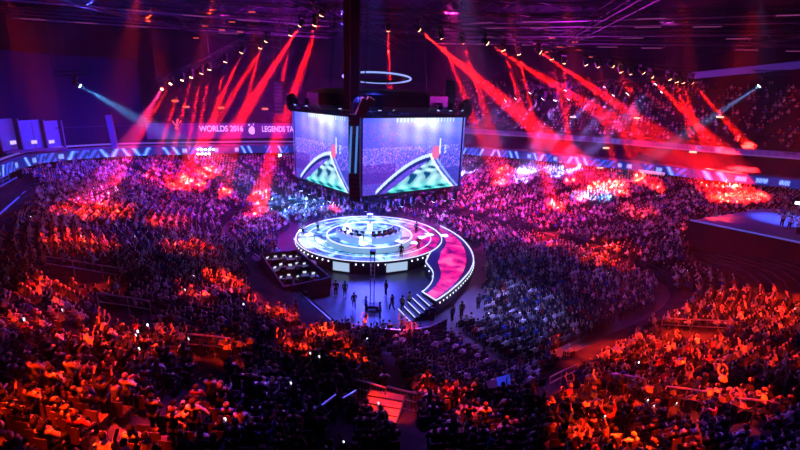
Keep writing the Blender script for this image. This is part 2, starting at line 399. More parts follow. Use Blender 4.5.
# folding seat
b = MB(); b.box(Vector((0, -.26, .66)), (.46, .05, .52), 0, .95, R(-6)); SEAT_BACK = b.mesh('backrest', SEATM)
b = MB(); b.box(Vector((0, -.02, .43)), (.44, .42, .07)); SEAT_PAN = b.mesh('seat', SEATM)
b = MB(); b.box(Vector((0, -.12, .22)), (.03, .26, .44)); SEAT_LEG = b.mesh('leg', BLACK)
def seat(loc, rz, label):
    o = thing('folding_seat', label, 'seat', loc, rz, 'folding seats of the near stand')
    link('backrest', SEAT_BACK, o); link('seat', SEAT_PAN, o); link('leg', SEAT_LEG, o, (-.22, 0, 0)); link('leg', SEAT_LEG, o, (.22, 0, 0)); return o
# the 300 nearest spectators, in picture rows
rows = {}
for s in NEAR: rows.setdefault(s[4], []).append(s)
row_ids = sorted(rows, reverse=True)
NPH = 0
def phone(o, loc, rz, label, group):
    b = MB(); b.box(Vector((0, 0, 0)), (.08, .012, .15)); p = b.build('phone', BLACK, None, loc); p.rotation_euler = (R(10), 0, rz); tag(p, label, 'phone', group)
    b = MB(); b.box(Vector((0, -.008, 0)), (.07, .004, .14)); b.build('phone_screen', PHONE, p)
PK = list(POSES)
for n, k in enumerate(row_ids):
    L = sorted(rows[k], key=lambda s: s[5])
    rn = ordinal(n+1)
    for i, s in enumerate(L):
        sn = ordinal(i+1); rz = R(s[3]+90)+rnd.uniform(-.15, .15)
        seat((s[0], s[1], s[2]), R(s[3]+90), f'dark folding seat, {sn} from the left in the {rn} row up from the bottom edge')
        if rnd.random() < .08: continue
        q = rnd.random(); ps = PK[0] if q < .38 else PK[1] if q < .62 else PK[2] if q < .78 else PK[3] if q < .83 else PK[4]
        sh, shn = rnd.choices(SHIRTS, SW)[0]; hc = rnd.choices(HAIRC, [h[2] for h in HAIRC])[0]; lg = rnd.random() < .35
        off = Vector((0, 0, 0)) if 'seated' in ps else Vector((-math.sin(rz)*.32, math.cos(rz)*.32, 0))
        o = person((s[0]+off.x, s[1]+off.y, s[2]), rz, ps, sh, f'{shn}-topped spectator {ps}, {sn} seat from left, {rn} row up', 'person', 'spectators in the near stand', hc[0], lg, scale=rnd.uniform(.92, 1.06))
        if ps == PK[2] and rnd.random() < .4:
            h = Vector(POSES[ps]['hand_r'])+Vector((0, .06, .12))
            phone(o, o.matrix_basis @ h, rz, f'lit phone held up by the {sn} spectator from the left, {rn} row up', 'phones held up in the near stand')
# lit phones further off in the crowd
bp = MB(); bp.box(Vector((0, 0, 0)), (.09, .02, .13)); PME = bp.mesh('phone', PHONE)
bs = [s for s in rest2 if s[7] < 95 and 2 < s[5] < 798]
for s in rnd.sample(bs, 110):
    sec = 'left' if s[5] < 270 else 'right' if s[5] > 530 else 'middle'; dep = 'near' if s[7] < 40 else 'far' if s[7] > 75 else 'mid-depth'
    h = 1.35 if s[8] == 0 else 1.95
    p = link('phone', PME, None, (s[0], s[1], s[2]+h), R(s[3]+90)); 
    tag(p, f'tiny glowing phone held over the {dep} crowd of the {sec} third', 'phone', f'glowing phones in the {dep} crowd, {sec} third')
# ------------------------------------------------------------------ round stage
SC = Vector((-4.0, 57.0, 0)); SR = 9.6; SZ = 1.5
def sp(a, r, z=0): return Vector((SC.x+r*math.cos(R(a)), SC.y+r*math.sin(R(a)), z))
def mat_led():
    m = bpy.data.materials.new('led_floor'); m.use_nodes = True; nt = m.node_tree; b = nt.nodes['Principled BSDF']; L = nt.links.new
    b.inputs['Base Color'].default_value = (.04, .04, .05, 1); b.inputs['Roughness'].default_value = .3
    geo = nt.nodes.new('ShaderNodeNewGeometry'); sep = nt.nodes.new('ShaderNodeSeparateXYZ'); L(geo.outputs['Position'], sep.inputs[0])
    n = nt.nodes.new('ShaderNodeTexNoise'); n.inputs['Scale'].default_value = .42; n.inputs['Detail'].default_value = 5; n.inputs['Distortion'].default_value = 1.2; L(geo.outputs['Position'], n.inputs['Vector'])
    mr = nt.nodes.new('ShaderNodeMapRange'); mr.inputs[1].default_value = -1.0; mr.inputs[2].default_value = 2.4; L(sep.outputs['X'], mr.inputs[0])
    cr = nt.nodes.new('ShaderNodeValToRGB'); e = cr.color_ramp.elements; e[0].position = .40; e[0].color = (.01, .05, .4, 1); e[1].position = .60; e[1].color = (.65, .95, 1, 1)
    x = cr.color_ramp.elements.new(.5); x.color = (.12, .5, .95, 1); L(n.outputs['Fac'], cr.inputs['Fac'])
    c2 = nt.nodes.new('ShaderNodeValToRGB'); e = c2.color_ramp.elements; e[0].position = .36; e[0].color = (.12, .0, .12, 1); e[1].position = .66; e[1].color = (1, .12, .42, 1)
    x = c2.color_ramp.elements.new(.5); x.color = (.85, .0, .26, 1); L(n.outputs['Fac'], c2.inputs['Fac'])
    mx = nt.nodes.new('ShaderNodeMix'); mx.data_type = 'RGBA'; L(mr.outputs[0], mx.inputs['Factor']); L(cr.outputs[0], mx.inputs['A']); L(c2.outputs[0], mx.inputs['B'])
    L(mx.outputs['Result'], b.inputs['Emission Color']); b.inputs['Emission Strength'].default_value = 1.15
    return m
LED = mat_led(); FASC = mat('stage_fascia', (.03, .03, .07), .4)
st = thing('round_stage', 'round stage with glowing blue and white floor under the hanging screens', 'stage', SC)
def rel_(p): return Vector(p)-SC
def ringmb(r0_, r1_, z0, z1, a0=0, a1=360, step=3):
    b = MB(); full = a1-a0 >= 360; AA = [a0+i*step for i in range(int((a1-a0)/step)+(0 if full else 1))]; n = len(AA); V = []
    for r, z in ((r0_, z0), (r1_, z0), (r1_, z1), (r0_, z1)):
        for a in AA: V.append((r*math.cos(R(a)), r*math.sin(R(a)), z))
    Fc = []
    for q in range(4):
        q2 = (q+1) % 4
        for i in range(n if full else n-1):
            j = (i+1) % n; Fc.append((q*n+i, q*n+j, q2*n+j, q2*n+i))
    if not full: Fc += [(0, n, 2*n, 3*n), (n-1, 4*n-1, 3*n-1, 2*n-1)]
    return b.add(V, Fc)
b = MB(); b.lathe([(SR, 0), (SR, SZ)], 96); b.build('platform', FASC, st)
b = MB(); b.lathe([(9.3, SZ), (9.3, SZ+.04)], 96); b.build('led_floor', LED, st)
ringmb(SR-.07, SR+.02, SZ, SZ+.08).build('edge_light', WHITEE, st)
ringmb(8.1, 8.19, SZ, SZ+.08).build('edge_light', WHITEE, st)
ringmb(9.34, SR-.15, SZ, SZ+.02).build('walkway', mat('stage_walk', (.08, .08, .2), .3), st)
# raised inner drum with its own rim
rd = MB(); rd.lathe([(5.5, SZ+.04), (5.5, SZ+.75)], 72); 
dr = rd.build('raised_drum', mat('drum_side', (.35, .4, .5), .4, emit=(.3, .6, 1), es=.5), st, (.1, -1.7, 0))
b = MB(); b.lathe([(5.35, SZ+.75), (5.35, SZ+.79)], 72); b.build('drum_floor', LED, dr)
ringmb(5.4, 5.51, SZ+.75, SZ+.84).build('drum_edge_light', WHITEE, dr)
for r_, nm in ((6.3, 'floor_ring'), (7.2, 'floor_ring')):
    ringmb(r_, r_+.10, SZ+.04, SZ+.07, 120, 330).build(nm, mat('dark_line', (.02, .03, .1), .4), st)
ringmb(3.0, 3.08, 3.6, 3.72).build('halo_ring', mat('halo', (.4, .4, .5), .4, emit=(.4, .5, 1), es=.9), st, (.1, -1.7, 0))
# row of small lamps under the rim
bl = MB(); bl.box(Vector((0, 0, 0)), (.11, .08, .15)); LMP = bl.mesh('rim_lamp', emis('rim_lamp', (.75, .8, 1), 3))
for i in range(44):
    a = 170+i*(215/43); o = link('rim_lamp', LMP, st, (math.cos(R(a))*(SR+.06), math.sin(R(a))*(SR+.06), 1.15)); o.rotation_euler = (0, 0, R(a+90))
# crescent ramp on the right: curved catwalk from the stage out and back
def arc(c, r, a0, a1, n): return [(c[0]+r*math.cos(R(a0+(a1-a0)*i/(n-1))), c[1]+r*math.sin(R(a0+(a1-a0)*i/(n-1)))) for i in range(n)]
def fl(x, y, z=SZ): p = at_z(x, y, z); return (p.x, p.y)
outer_px = [(440, 226), (452, 232), (463, 240), (471, 250), (474, 260), (471, 270), (463, 280), (452, 290), (441, 298), (436, 301)]
inner_px = [(425, 262), (428, 266), (432, 271), (433, 276), (432, 281), (429, 286), (425, 290), (422, 292)]
def smooth(pts, n=40):
    P_ = [np.array(p) for p in pts]; out = []
    for i in range(len(P_)-1):
        p0, p1, p2, p3 = P_[max(i-1, 0)], P_[i], P_[i+1], P_[min(i+2, len(P_)-1)]
        for t in np.linspace(0, 1, max(2, n//len(P_)), endpoint=False): out.append(tuple(.5*((2*p1)+(-p0+p2)*t+(2*p0-5*p1+4*p2-p3)*t*t+(-p0+3*p1-3*p2+p3)*t**3)))
    out.append(tuple(P_[-1])); return out
outer = smooth([fl(*p) for p in outer_px], 60); inner = smooth([fl(*p) for p in inner_px], 40)
rp = thing('crescent_ramp', 'crescent catwalk with glowing pink floor curving off the right of the stage', 'catwalk', (outer[0][0], outer[0][1], 0))
o0 = Vector((outer[0][0], outer[0][1], 0))
def loc(pts): return [(p[0]-o0.x, p[1]-o0.y) for p in pts]
hub = [(sp(a, SR+.02).x, sp(a, SR+.02).y) for a in (-38, -30, -22, -14, -6, 2, 10)]
poly = loc(outer+inner[::-1]+hub)
def resamp(p, n):
    P_ = np.array(p); d = np.r_[0, np.cumsum(np.hypot(*np.diff(P_, axis=0).T))]; t = np.linspace(0, d[-1], n)
    return np.stack([np.interp(t, d, P_[:, 0]), np.interp(t, d, P_[:, 1])], 1)
NS = 40; OA = resamp(outer, NS); IA = resamp([(sp(a, SR).x, sp(a, SR).y) for a in (12, 4, -4, -12, -20, -28, -36)]+inner, NS)
def strip(t0, t1, z0, z1, m, nm):
    b = MB(); V = []
    for z in (z0, z1):
        for t in (t0, t1):
            P_ = IA+(OA-IA)*t; V += [(p[0]-o0.x, p[1]-o0.y, z) for p in P_]
    Fc = []
    for i in range(NS-1):
        Fc += [(i, i+1, NS+i+1, NS+i), (2*NS+i, 3*NS+i, 3*NS+i+1, 2*NS+i+1), (i, 2*NS+i, 2*NS+i+1, i+1), (NS+i, NS+i+1, 3*NS+i+1, 3*NS+i)]
    for i in (0, NS-1): Fc.append((i, NS+i, 3*NS+i, 2*NS+i))
    b.add(V, Fc); return b.build(nm, m, rp)
strip(0, 1, 0, SZ-.01, FASC, 'platform'); strip(.26, .84, SZ, SZ+.04, LED, 'led_floor')
strip(0.0, .02, SZ, SZ+.12, WHITEE, 'edge_light'); strip(.98, 1, SZ, SZ+.12, WHITEE, 'edge_light')
strip(.03, .25, SZ-.01, SZ+.02, mat('stage_walk', (.08, .08, .2), .3), 'walkway'); strip(.86, .97, SZ-.01, SZ+.02, mat('stage_walk'), 'walkway')
p, q = Vector((*IA[-1], SZ+.06)), Vector((*OA[-1], SZ+.06)); b = MB(); b.tube([p-o0, q-o0], .07, 4); b.build('edge_light', WHITEE, rp)
for i in range(2, NS-1, 1):
    o = link('rim_lamp', LMP, rp, (OA[i][0]-o0.x, OA[i][1]-o0.y, 1.1)) if i % 1 == 0 else None
for i in range(20, NS-1, 3): link('rim_lamp', LMP, rp, (IA[i][0]-o0.x, IA[i][1]-o0.y, 1.1))
# steps with white nosings
p0, p1 = Vector((*fl(422, 291), 0)), Vector((*fl(430, 298), 0)); d = (p1-p0); ax = Vector((-d.y, d.x, 0)).normalized()
if ax.y > 0: ax = -ax
ax = (ax*.6+Vector((-.75, -.45, 0))*.7).normalized()
sr = thing('stage_steps', 'short flight of steps with white nosings at the catwalk end', 'steps', p0)
for i in range(5):
    z = SZ-.28*(i+1); a = ax*(.05+.5*i); b = MB(); w_ = d.normalized()
    P4 = [a, a+w_*2.6, a+w_*2.6+ax*.5, a+ax*.5]; b.prism([(v.x, v.y) for v in P4], 0, max(z, .06)); b.build('step', mat('stage_walk'), sr)
    b = MB(); b.tube([a+ax*.5+Vector((0, 0, max(z, .06)+.03)), a+ax*.5+w_*2.6+Vector((0, 0, max(z, .06)+.03))], .05, 4); b.build('nosing', WHITEE, sr)
# screens in the stage front
def quad_screen(px0, px1, y0, y1, label, colr):
    a, b_ = [ (px-370)/72 for px in (px0, px1) ]
    A0, A1 = [-90+math.degrees(math.asin(max(-.95, min(.95, (px-370)/77)))) for px in (px0, px1)]
    c = MB(); P0, P1 = sp(A0, SR+.18), sp(A1, SR+.18); dd = (P1-P0); n_ = Vector((dd.y, -dd.x, 0)).normalized()
    o = thing('fascia_screen', label, 'screen', (P0+P1)/2)
    r_ = (P0+P1)/2; c.prism([tuple((v-r_)[:2]) for v in (P0-n_*.1, P0, P1, P1-n_*.1)], .15, 1.32); c.build('housing', BLACK, o)
    c = MB(); c.prism([tuple((v-r_)[:2]) for v in (P0+n_*.0+dd*.03, P0+n_*.03+dd*.03, P1+n_*.03-dd*.03, P1+n_*.0-dd*.03)], .22, 1.26); c.build('picture', colr, o)
SCRM = mat('fascia_picture', (.02, .02, .02), .3, emit=(.5, .7, 1), es=.8)
quad_screen(342, 358, 254, 264, 'small lit screen in the stage front, left of centre', SCRM)
quad_screen(390, 410, 258, 268, 'small lit screen in the stage front, right of centre', SCRM)
# two curved team desks, ten players
ZD = SZ+.79; DC = SC+Vector((.1, -1.7, 0))
PLC = [((.8, .82, .85), 'white'), ((.6, .05, .05), 'red')]
for team, (a0, a1) in enumerate(((196, 256), (284, 344))):
    side = ('left', 'right')[team]
    dk = thing('player_desk', f'curved player desk on the {side} half of the raised drum', 'desk', (DC.x, DC.y, ZD))
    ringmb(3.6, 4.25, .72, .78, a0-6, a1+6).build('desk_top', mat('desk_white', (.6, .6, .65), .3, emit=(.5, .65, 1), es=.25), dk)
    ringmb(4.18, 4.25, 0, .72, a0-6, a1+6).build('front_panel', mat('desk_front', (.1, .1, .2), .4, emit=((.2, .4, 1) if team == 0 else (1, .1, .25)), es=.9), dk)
    for i in range(5):
        a = a0+(a1-a0)*i/4; od = ordinal(i+1)
        pt = Vector((DC.x+3.15*math.cos(R(a)), DC.y+3.15*math.sin(R(a)), ZD))
        ch = thing('gaming_chair', f'black high-backed chair, {od} along the {side} player desk', 'chair', pt, R(a-90), 'players chairs on the stage')
        c = MB(); c.box(Vector((0, -.02, .42)), (.5, .5, .1)); c.build('seat', BLACK, ch); c = MB(); c.box(Vector((0, -.3, .85)), (.5, .1, .85), 0, .85); c.build('backrest', BLACK, ch)
        c = MB(); c.lathe([(.3, 0), (.28, .05), (.04, .1), (.04, .38)], 10); c.build('base', DARK, ch)
        person(pt, R(a-90), PK[6], PLC[team][0], f'player in {PLC[team][1]} jersey seated {od} along the {side} desk on the stage', group='players at the stage desks', name='player')
        mt = Vector((DC.x+3.95*math.cos(R(a)), DC.y+3.95*math.sin(R(a)), ZD+.78))
        mo = thing('monitor', f'thin computer monitor, {od} along the {side} player desk', 'monitor', mt, R(a-90), 'monitors on the player desks')
        c = MB(); c.box(Vector((0, .02, .3)), (.56, .04, .34)); c.build('housing', BLACK, mo); c = MB(); c.box(Vector((0, -.005, .3)), (.52, .01, .3)); c.build('picture', SCRM, mo); c = MB(); c.box(Vector((0, .03, .07)), (.06, .04, .14)); c.box(Vector((0, .02, .01)), (.24, .16, .02)); c.build('stand', BLACK, mo)
# trophy on its plinth at the centre
tr = thing('trophy', 'tall bright silver cup on a white plinth at the middle of the stage', 'trophy', (DC.x, DC.y+.6, ZD))
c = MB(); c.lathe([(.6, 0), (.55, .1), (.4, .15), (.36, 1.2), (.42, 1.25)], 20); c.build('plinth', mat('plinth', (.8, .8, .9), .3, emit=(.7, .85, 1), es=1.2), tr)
c = MB(); c.lathe([(.22, 1.25), (.2, 1.35), (.06, 1.5), (.07, 1.7), (.3, 2.0), (.38, 2.5), (.34, 2.52)], 20); c.build('cup', mat('silver', (.85, .88, .95), .2, 1), tr)
for s in (-1, 1):
    c = MB(); c.tube([(s*.34, 0, 2.4), (s*.55, 0, 2.3), (s*.5, 0, 2.0), (s*.28, 0, 1.95)], .035, 6); c.build('handle', mat('silver'), tr)
# people on the stage
for (px, py, ps, sh, shn, fc, wh) in [(303, 236, 5, (.7, .7, .75), 'pale', 200, 'walking strip at the left of the stage'), (318, 232, 4, (.75, .75, .8), 'white', 180, 'left part of the glowing floor'), (401, 258, 5, (.05, .05, .06), 'black', 180, 'front rim of the stage, before the drum'), (418, 250, 5, (.6, .1, .1), 'red', 170, 'right part of the glowing floor'), (416, 234, 5, (.1, .1, .3), 'navy', 200, 'right edge of the glowing floor, behind the desk')]:
    p = at_z(px, py, SZ+.05); person(p, R(fc), PK[ps], sh, f'person in {shn} top standing on the {wh}', name='stage_host')
# crew on the dark floor in front of the stage
CREW = [(336, 296, 5, 0, 'black'), (345, 297, 5, 2, 'grey'), (354, 309, 7, 1, 'charcoal'), (366, 313, 4, 6, 'navy'), (380, 319, 5, 1, 'charcoal'), (386, 296, 5, 0, 'black'), (392, 311, 7, 0, 'black'), (402, 312, 5, 4, 'pale'), (409, 308, 4, 2, 'grey'), (324, 286, 4, 3, 'white'), (329, 290, 5, 3, 'white'), (452, 322, 5, 3, 'white'), (461, 318, 5, 2, 'grey'), (306, 306, 7, 0, 'black'), (432, 322, 5, 6, 'navy'), (478, 310, 5, 2, 'grey')]
for i, (px, py, ps, si, sn) in enumerate(CREW):
    p = at_z(px, py, 0); nb = ordinal(i+1)
    xs = sorted(c[0] for c in CREW); od = ordinal(xs.index(px)+1)
    person(p, R(rnd.uniform(-60, 200)), PK[ps], SHIRTS[si][0], f'crew member in {sn} top on the dark floor, {od} crew figure from left', 'person', 'crew on the floor before the stage', name='crew_member')
# camera crane with a thin mast
p = at_z(372, 309, 0); cr = thing('camera_crane', 'camera crane with a thin upright mast on the floor before the stage', 'camera crane', p)
c = MB(); c.box(Vector((0, 0, .35)), (1.3, .9, .3)); c.build('dolly', DARK, cr)
for s in ((-.5, -.4), (.5, -.4), (-.5, .4), (.5, .4)):
    c = MB(); c.tube([(s[0], s[1]-.05, .16), (s[0], s[1]+.05, .16)], .16, 12); c.build('wheel', BLACK, cr)
c = MB(); c.tube([(-.18, 0, .5), (-.18, 0, 5.6)], .045, 6); c.tube([(.18, 0, .5), (.18, 0, 5.6)], .045, 6)
for k in range(12): c.tube([(-.18, 0, .6+k*.42), (.18, 0, .6+k*.42)], .025, 4)
c.build('mast', STEEL, cr); c = MB(); c.box(Vector((0, .1, 5.75)), (.5, .6, .35)); c.tube([(0, .4, 5.75), (0, .65, 5.75)], .1, 10); c.build('camera_head', BLACK, cr)
# control booth left of the stage
bz = 1.0
q0, q1, q2, q3 = [at_z(*p, bz) for p in ((262, 262), (297, 258), (330, 286), (285, 296))]
fb = thing('control_booth', 'dark raised control booth with lit consoles on the floor left of the stage', 'booth', ((q0+q2)/2).to_2d().to_3d())
oc = ((q0+q2)/2).to_2d().to_3d(); c = MB(); c.prism([tuple((v-oc)[:2]) for v in (q0, q3, q2, q1)], 0, bz); c.build('deck', mat('booth', (.03, .03, .05), .6), fb)
for u_, v_ in ((q0, q3), (q3, q2), (q2, q1), (q1, q0)):
    c = MB(); dd = (v_-u_).normalized(); n_ = Vector((dd.y, -dd.x, 0)); P_ = [u_-oc, v_-oc, v_-oc+n_*.12, u_-oc+n_*.12]; c.prism([tuple(x[:2]) for x in P_], bz, bz+1.0); c.build('side_panel', mat('booth'), fb)
e1 = (q3-q0); e2 = (q1-q0); az = math.atan2(e2.y, e2.x)
cn = 0
for i in range(3):
    for j in range(5):
        cn += 1; pp = q0+e1*(.16+.3*i+rnd.uniform(-.04, .04))+e2*(.12+.19*j+rnd.uniform(-.03, .03)); nb, nr_ = ordinal(j+1), ordinal(i+1)
        dk = thing('mixing_console', f'console with a lit white screen, {nb} from the far end in {nr_} booth row', 'console', pp, az, 'consoles in the control booth')
        dk.rotation_euler = (0, 0, az+rnd.uniform(-.5, .5)); dk.scale = (rnd.uniform(.7, 1.05),)*3
        c = MB(); c.box(Vector((0, 0, .38)), (.85, .6, .76)); c.build('cabinet', BLACK, dk); c = MB(); c.box(Vector((0, -.04, .8)), (.8, .45, .04), 0, 1, R(12)); c.build('control_surface', mat('console_lit', (.08, .08, .12), .4, emit=(.4, .5, 1), es=.06), dk)
        c = MB(); c.box(Vector((0, .22, 1.05)), (.36, .04, .22)); c.build('screen', mat('console_screen', (.02, .02, .02), .4, emit=(.75, .88, 1), es=.9), dk)
        if (i+j) % 2 == 0: person(pp+Vector((math.sin(az)*.6, -math.cos(az)*.6, 0)), az, PK[0], SHIRTS[(i*2+j) % 3][0], f'operator in {SHIRTS[(i*2+j)%3][1]} top at the {nb} console, {nr_} booth row', 'person', 'operators in the control booth', name='operator')
b0, b1 = at_z(250, 268, .0), at_z(296, 257, .0)
tb = thing('equipment_table', 'long dark table beside the control booth', 'table', (b0+b1)/2, math.atan2((b1-b0).y, (b1-b0).x)); L_ = (b1-b0).length
c = MB(); c.box(Vector((0, 0, .95)), (L_, 1.6, .08)); c.build('tabletop', mat('table_cloth', (.12, .10, .2), .7), tb)
for sx in (-1, 1):
    for sy in (-1, 1): c = MB(); c.box(Vector((sx*(L_/2-.2), sy*.7, .455)), (.08, .08, .91)); c.build('leg', BLACK, tb)
for k_, (px, py) in enumerate(((301, 262), (309, 270))):
    c = MB(); c.lathe([(.9, .0), (.9, .9), (.85, .95)], 20); o = c.build('road_case', mat('pale_case', (.5, .55, .7), .5), None, at_z(px, py, 0)); tag(o, f'pale round-topped case between booth and stage, {("farther", "nearer")[k_]} of two', 'case')
# ------------------------------------------------------------------ hanging screen cube
def screen_colour(u, v):
    """live picture on the hanging screens: u to the right, v up"""
    n1 = math.sin(u*37+v*11)*math.sin(v*53-u*7); h = (math.sin(u*917.3+v*3571.7)*43758.5) % 1
    c = np.array([.20, .30, 1.0])*(0.6+.4*v)+np.array([.35, 0, .1])*(h**5)*(1 if v < .95 else 0)+np.array([.25, .06, .25])*max(0, 1-abs(u-.25)*2)*.5
    if v > .5: c = c+np.array([.75, .75, .45])*min(1, (v-.5)*2.2)*max(0, 1-abs(u-.58)*1.9)*(.85+.18*math.sin(u*40)+.12*math.sin(v*23+u*9))
    if .30 < v < .62: c = c+np.array([.35, .25, .35])*(h**3)
    if u < .3 and .15 < v < .4: c = c*.6+np.array([.2, .03, .35])*.5
    def curve(x): return .02+.50*math.sin(min(1, max(0, (x-.10)/.62))*math.pi/2)**.9      # outer arc of the ramp
    if .12 < u < .74:
        yc = curve(u)
        if v < yc and v > yc-.05: c = np.array([.75, .85, 1.0])
        elif v <= yc-.05 and v > yc-.10: c = np.array([.08, .12, .45])
    x0 = .66+.26*(1-min(1, v/.5))**1.3; x1 = .74+.24*(1-min(1, v/.5))**1.3                 # the near edge running down right
    if v < .5:
        xl = .20+.44*(v/.42)**1.0
        if xl < u < x0-.03 and v < curve(min(u, .72))-.1: w_ = math.sin(u*19+v*33+2*math.sin(v*21))*math.sin(v*14-u*23); c = np.array([.60, .88, .97])*(.82+.2*w_)+np.array([.2, .1, .1])*max(0, w_)-np.array([.45, .35, .2])*(1 if w_ < -.45 else 0)+np.array([-.35, .05, -.05])*max(0, .16-v)*5
        if x0-.03 < u < x0: c = np.array([.85, .95, 1])
        if x0+.025 < u < x0+.05: c = np.array([.5, .6, 1])
    if (u-.70)**2/.0018+(v-.52)**2/.010 < 1: c = np.array([.85, .35, .6])
    if abs(u-.74) < .006 and .5 < v < .72 or abs(u-.8) < .01 and .5 < v < .62 and h > .4: c = np.array([.9, .95, 1])
    if v > .95 and .3 < u < .9 and (u*30) % 1 < .35: c = np.array([.9, .95, 1])
    return np.clip(c, 0, 1)**1.9
SCREENM = mat_attr('screen_picture', True, 1.3)
SM = MATS['screen_picture']
N0, NL, NRR, NF = Vector((-4.5, 47.6, 0)), Vector((-14.0, 58.3, 0)), Vector((7.5, 55.8, 0)), Vector((-2.0, 66.5, 0))
CC = (N0+NF)/2; ZB, ZTP = 8.9, 17.3
cb = thing('screen_cube', 'four-sided hanging video screen above the stage, two lit faces in view', 'video screen', (CC.x, CC.y, 0))
def face(P, Q, u0, u1, inset0, inset1, name):
    d = (Q-P); L_ = d.length; e = d/L_; n_ = Vector((e.y, -e.x, 0)); P2 = P+e*inset0; Q2 = Q-e*inset1; L2 = (Q2-P2).length
    c = MB(); pr = [P2-CC, Q2-CC, Q2-CC-n_*.5, P2-CC-n_*.5]; c.prism([tuple(x[:2]) for x in pr], ZB, ZTP); h = c.build('screen_panel', BLACK, cb)
    nu, nv = 150, 84; V = []; cols = []
    for j in range(nv):
        for i in range(nu):
            u_, v_ = i/(nu-1), j/(nv-1); p = P2-CC+e*L2*(.005+.99*u_)+n_*.03; V.append((p.x, p.y, ZB+.06+(ZTP-ZB-.12)*v_)); cols.append(screen_colour(u0+(u1-u0)*u_, v_))
    me = bpy.data.meshes.new('picture'); me.from_pydata(V, [], [(j*nu+i, j*nu+i+1, (j+1)*nu+i+1, (j+1)*nu+i) for j in range(nv-1) for i in range(nu-1)])
    me.materials.append(SM); colour_mesh(me, np.array(cols)); link('picture', me, h)
face(NL, N0, 0, 1, 0, .9, 'left'); face(N0, NRR, 0, 1, .3, 0, 'right'); face(NRR, NF, 0, 1, 0, 0, 'x'); face(NF, NL, 0, 1, 0, 0, 'y')
def truss(b, p, q, s=.5, rad=.04, bay=1.2):
    p, q = Vector(p), Vector(q); d = (q-p); L_ = d.length; e = d/L_; a = e.cross(Vector((0, 0, 1)))
    if a.length < .01: a = Vector((1, 0, 0))
    a.normalize(); c_ = e.cross(a); cs = [a*s/2+c_*s/2, a*s/2-c_*s/2, -a*s/2-c_*s/2, -a*s/2+c_*s/2]
    for k in cs: b.tube([p+k, q+k], rad, 4)
    n = max(1, int(L_/bay))
    for i in range(n):
        for j in range(4):
            x, y = (cs[j], cs[(j+1) % 4]) if i % 2 else (cs[(j+1) % 4], cs[j]); b.tube([p+e*L_*i/n+x, p+e*L_*(i+1)/n+y], rad*.55, 3, caps=False)
    return b
for P, Q in ((NL, N0), (N0, NRR), (NRR, NF), (NF, NL)):
    b = MB(); truss(b, P-CC+Vector((0, 0, ZTP+.35)), Q-CC+Vector((0, 0, ZTP+.35)), .6, .05); b.build('top_truss', DARK, cb)
    b = MB(); truss(b, P-CC+Vector((0, 0, ZB-.35)), Q-CC+Vector((0, 0, ZB-.35)), .5, .05); b.build('bottom_truss', DARK, cb)
# dark stepped ring above the screens
b = MB(); b.lathe([(8.3, 18.0), (8.6, 18.4), (8.6, 19.6), (7.6, 20.0), (6.0, 20.2)], 8); b.build('upper_housing', mat('cube_housing', (.03, .03, .09), .5), cb)
for i in range(4):
    a = R(45+90*i+35); b = MB(); b.tube([(6*math.cos(a), 6*math.sin(a), 20.1), (5*math.cos(a), 5*math.sin(a), 31.5)], .06, 5); b.build('hoist_cable', DARK, cb)
for P in (NL, N0, NRR, NF):
    o = P-CC; b = MB(); b.ell(o*1.0+Vector((0, 0, ZTP+1.0)), (.8, .8, 1.1), 14, 9); b.build('corner_pod', mat('cube_housing'), cb)
# halo ring of lamps higher up
hr = at_Y(377, 78, 60); hl = thing('halo_ring', 'thin glowing oval ring hanging high above the screen cube', 'ring light', (hr.x, hr.y, hr.z))
b = MB(); b.tube([(4.3*math.cos(R(a)), 4.3*math.sin(R(a)), 0) for a in range(0, 360, 6)], .11, 6, closed=True); b.build('tube_light', emis('halo_light', (.3, .4, 1), 1.1), hl)
b = MB(); b.tube([(3.5*math.cos(R(a)), 3.5*math.sin(R(a)), .1) for a in range(0, 360, 6)], .2, 6, closed=True); b.build('inner_ring', DARK, hl)
for i in range(4):
    hl.rotation_euler = (R(-7), 0, 0); a = R(90*i+20); b = MB(); b.tube([(4.2*math.cos(a), 4.2*math.sin(a), .1), (4.0*math.cos(a), 4.0*math.sin(a), 31.8-hr.z)], .03, 4); b.build('cable', DARK, hl)
# line array of speakers hanging at the near corner
def line_array(x, y, ztop, n, label, w_=1.5, top=True, curve=.06, rz=0):
    t = thing('speaker_array', label, 'speaker array', (x, y, ztop), rz); a = 0; p = Vector((0, 0, -.3))
    for i in range(n):
        b = MB(); b.box(p, (w_, .9, .46), 0, 1, a); cab = b.build('speaker_cabinet', BLACK, t)
        b = MB(); b.box(p+Vector((0, -.47, 0)), (w_*.86, .03, .36), 0, 1, a); b.build('grille', mat('grille', (.05, .05, .09), .5), cab)
        a -= R(curve*30/ max(1, 1)) if i > n*.5 else 0; p = p+Vector((0, math.sin(a)*-.5, -math.cos(a)*.5))
    b = MB(); b.box(Vector((0, 0, 0)), (w_*1.05, 1.1, .15)); b.build('bumper_frame', DARK, t)
    for s in (-.5, .5): b = MB(); b.tube([(s, 0, .1), (s, 0, 31.8-ztop)], .05, 5); b.build('chain', DARK, t)
q = at_Y(355, 112, 46.6)
line_array(q.x, q.y, 17.6, 18, 'tall black speaker column hanging at the near corner of the screen cube', 1.15, rz=R(-8))
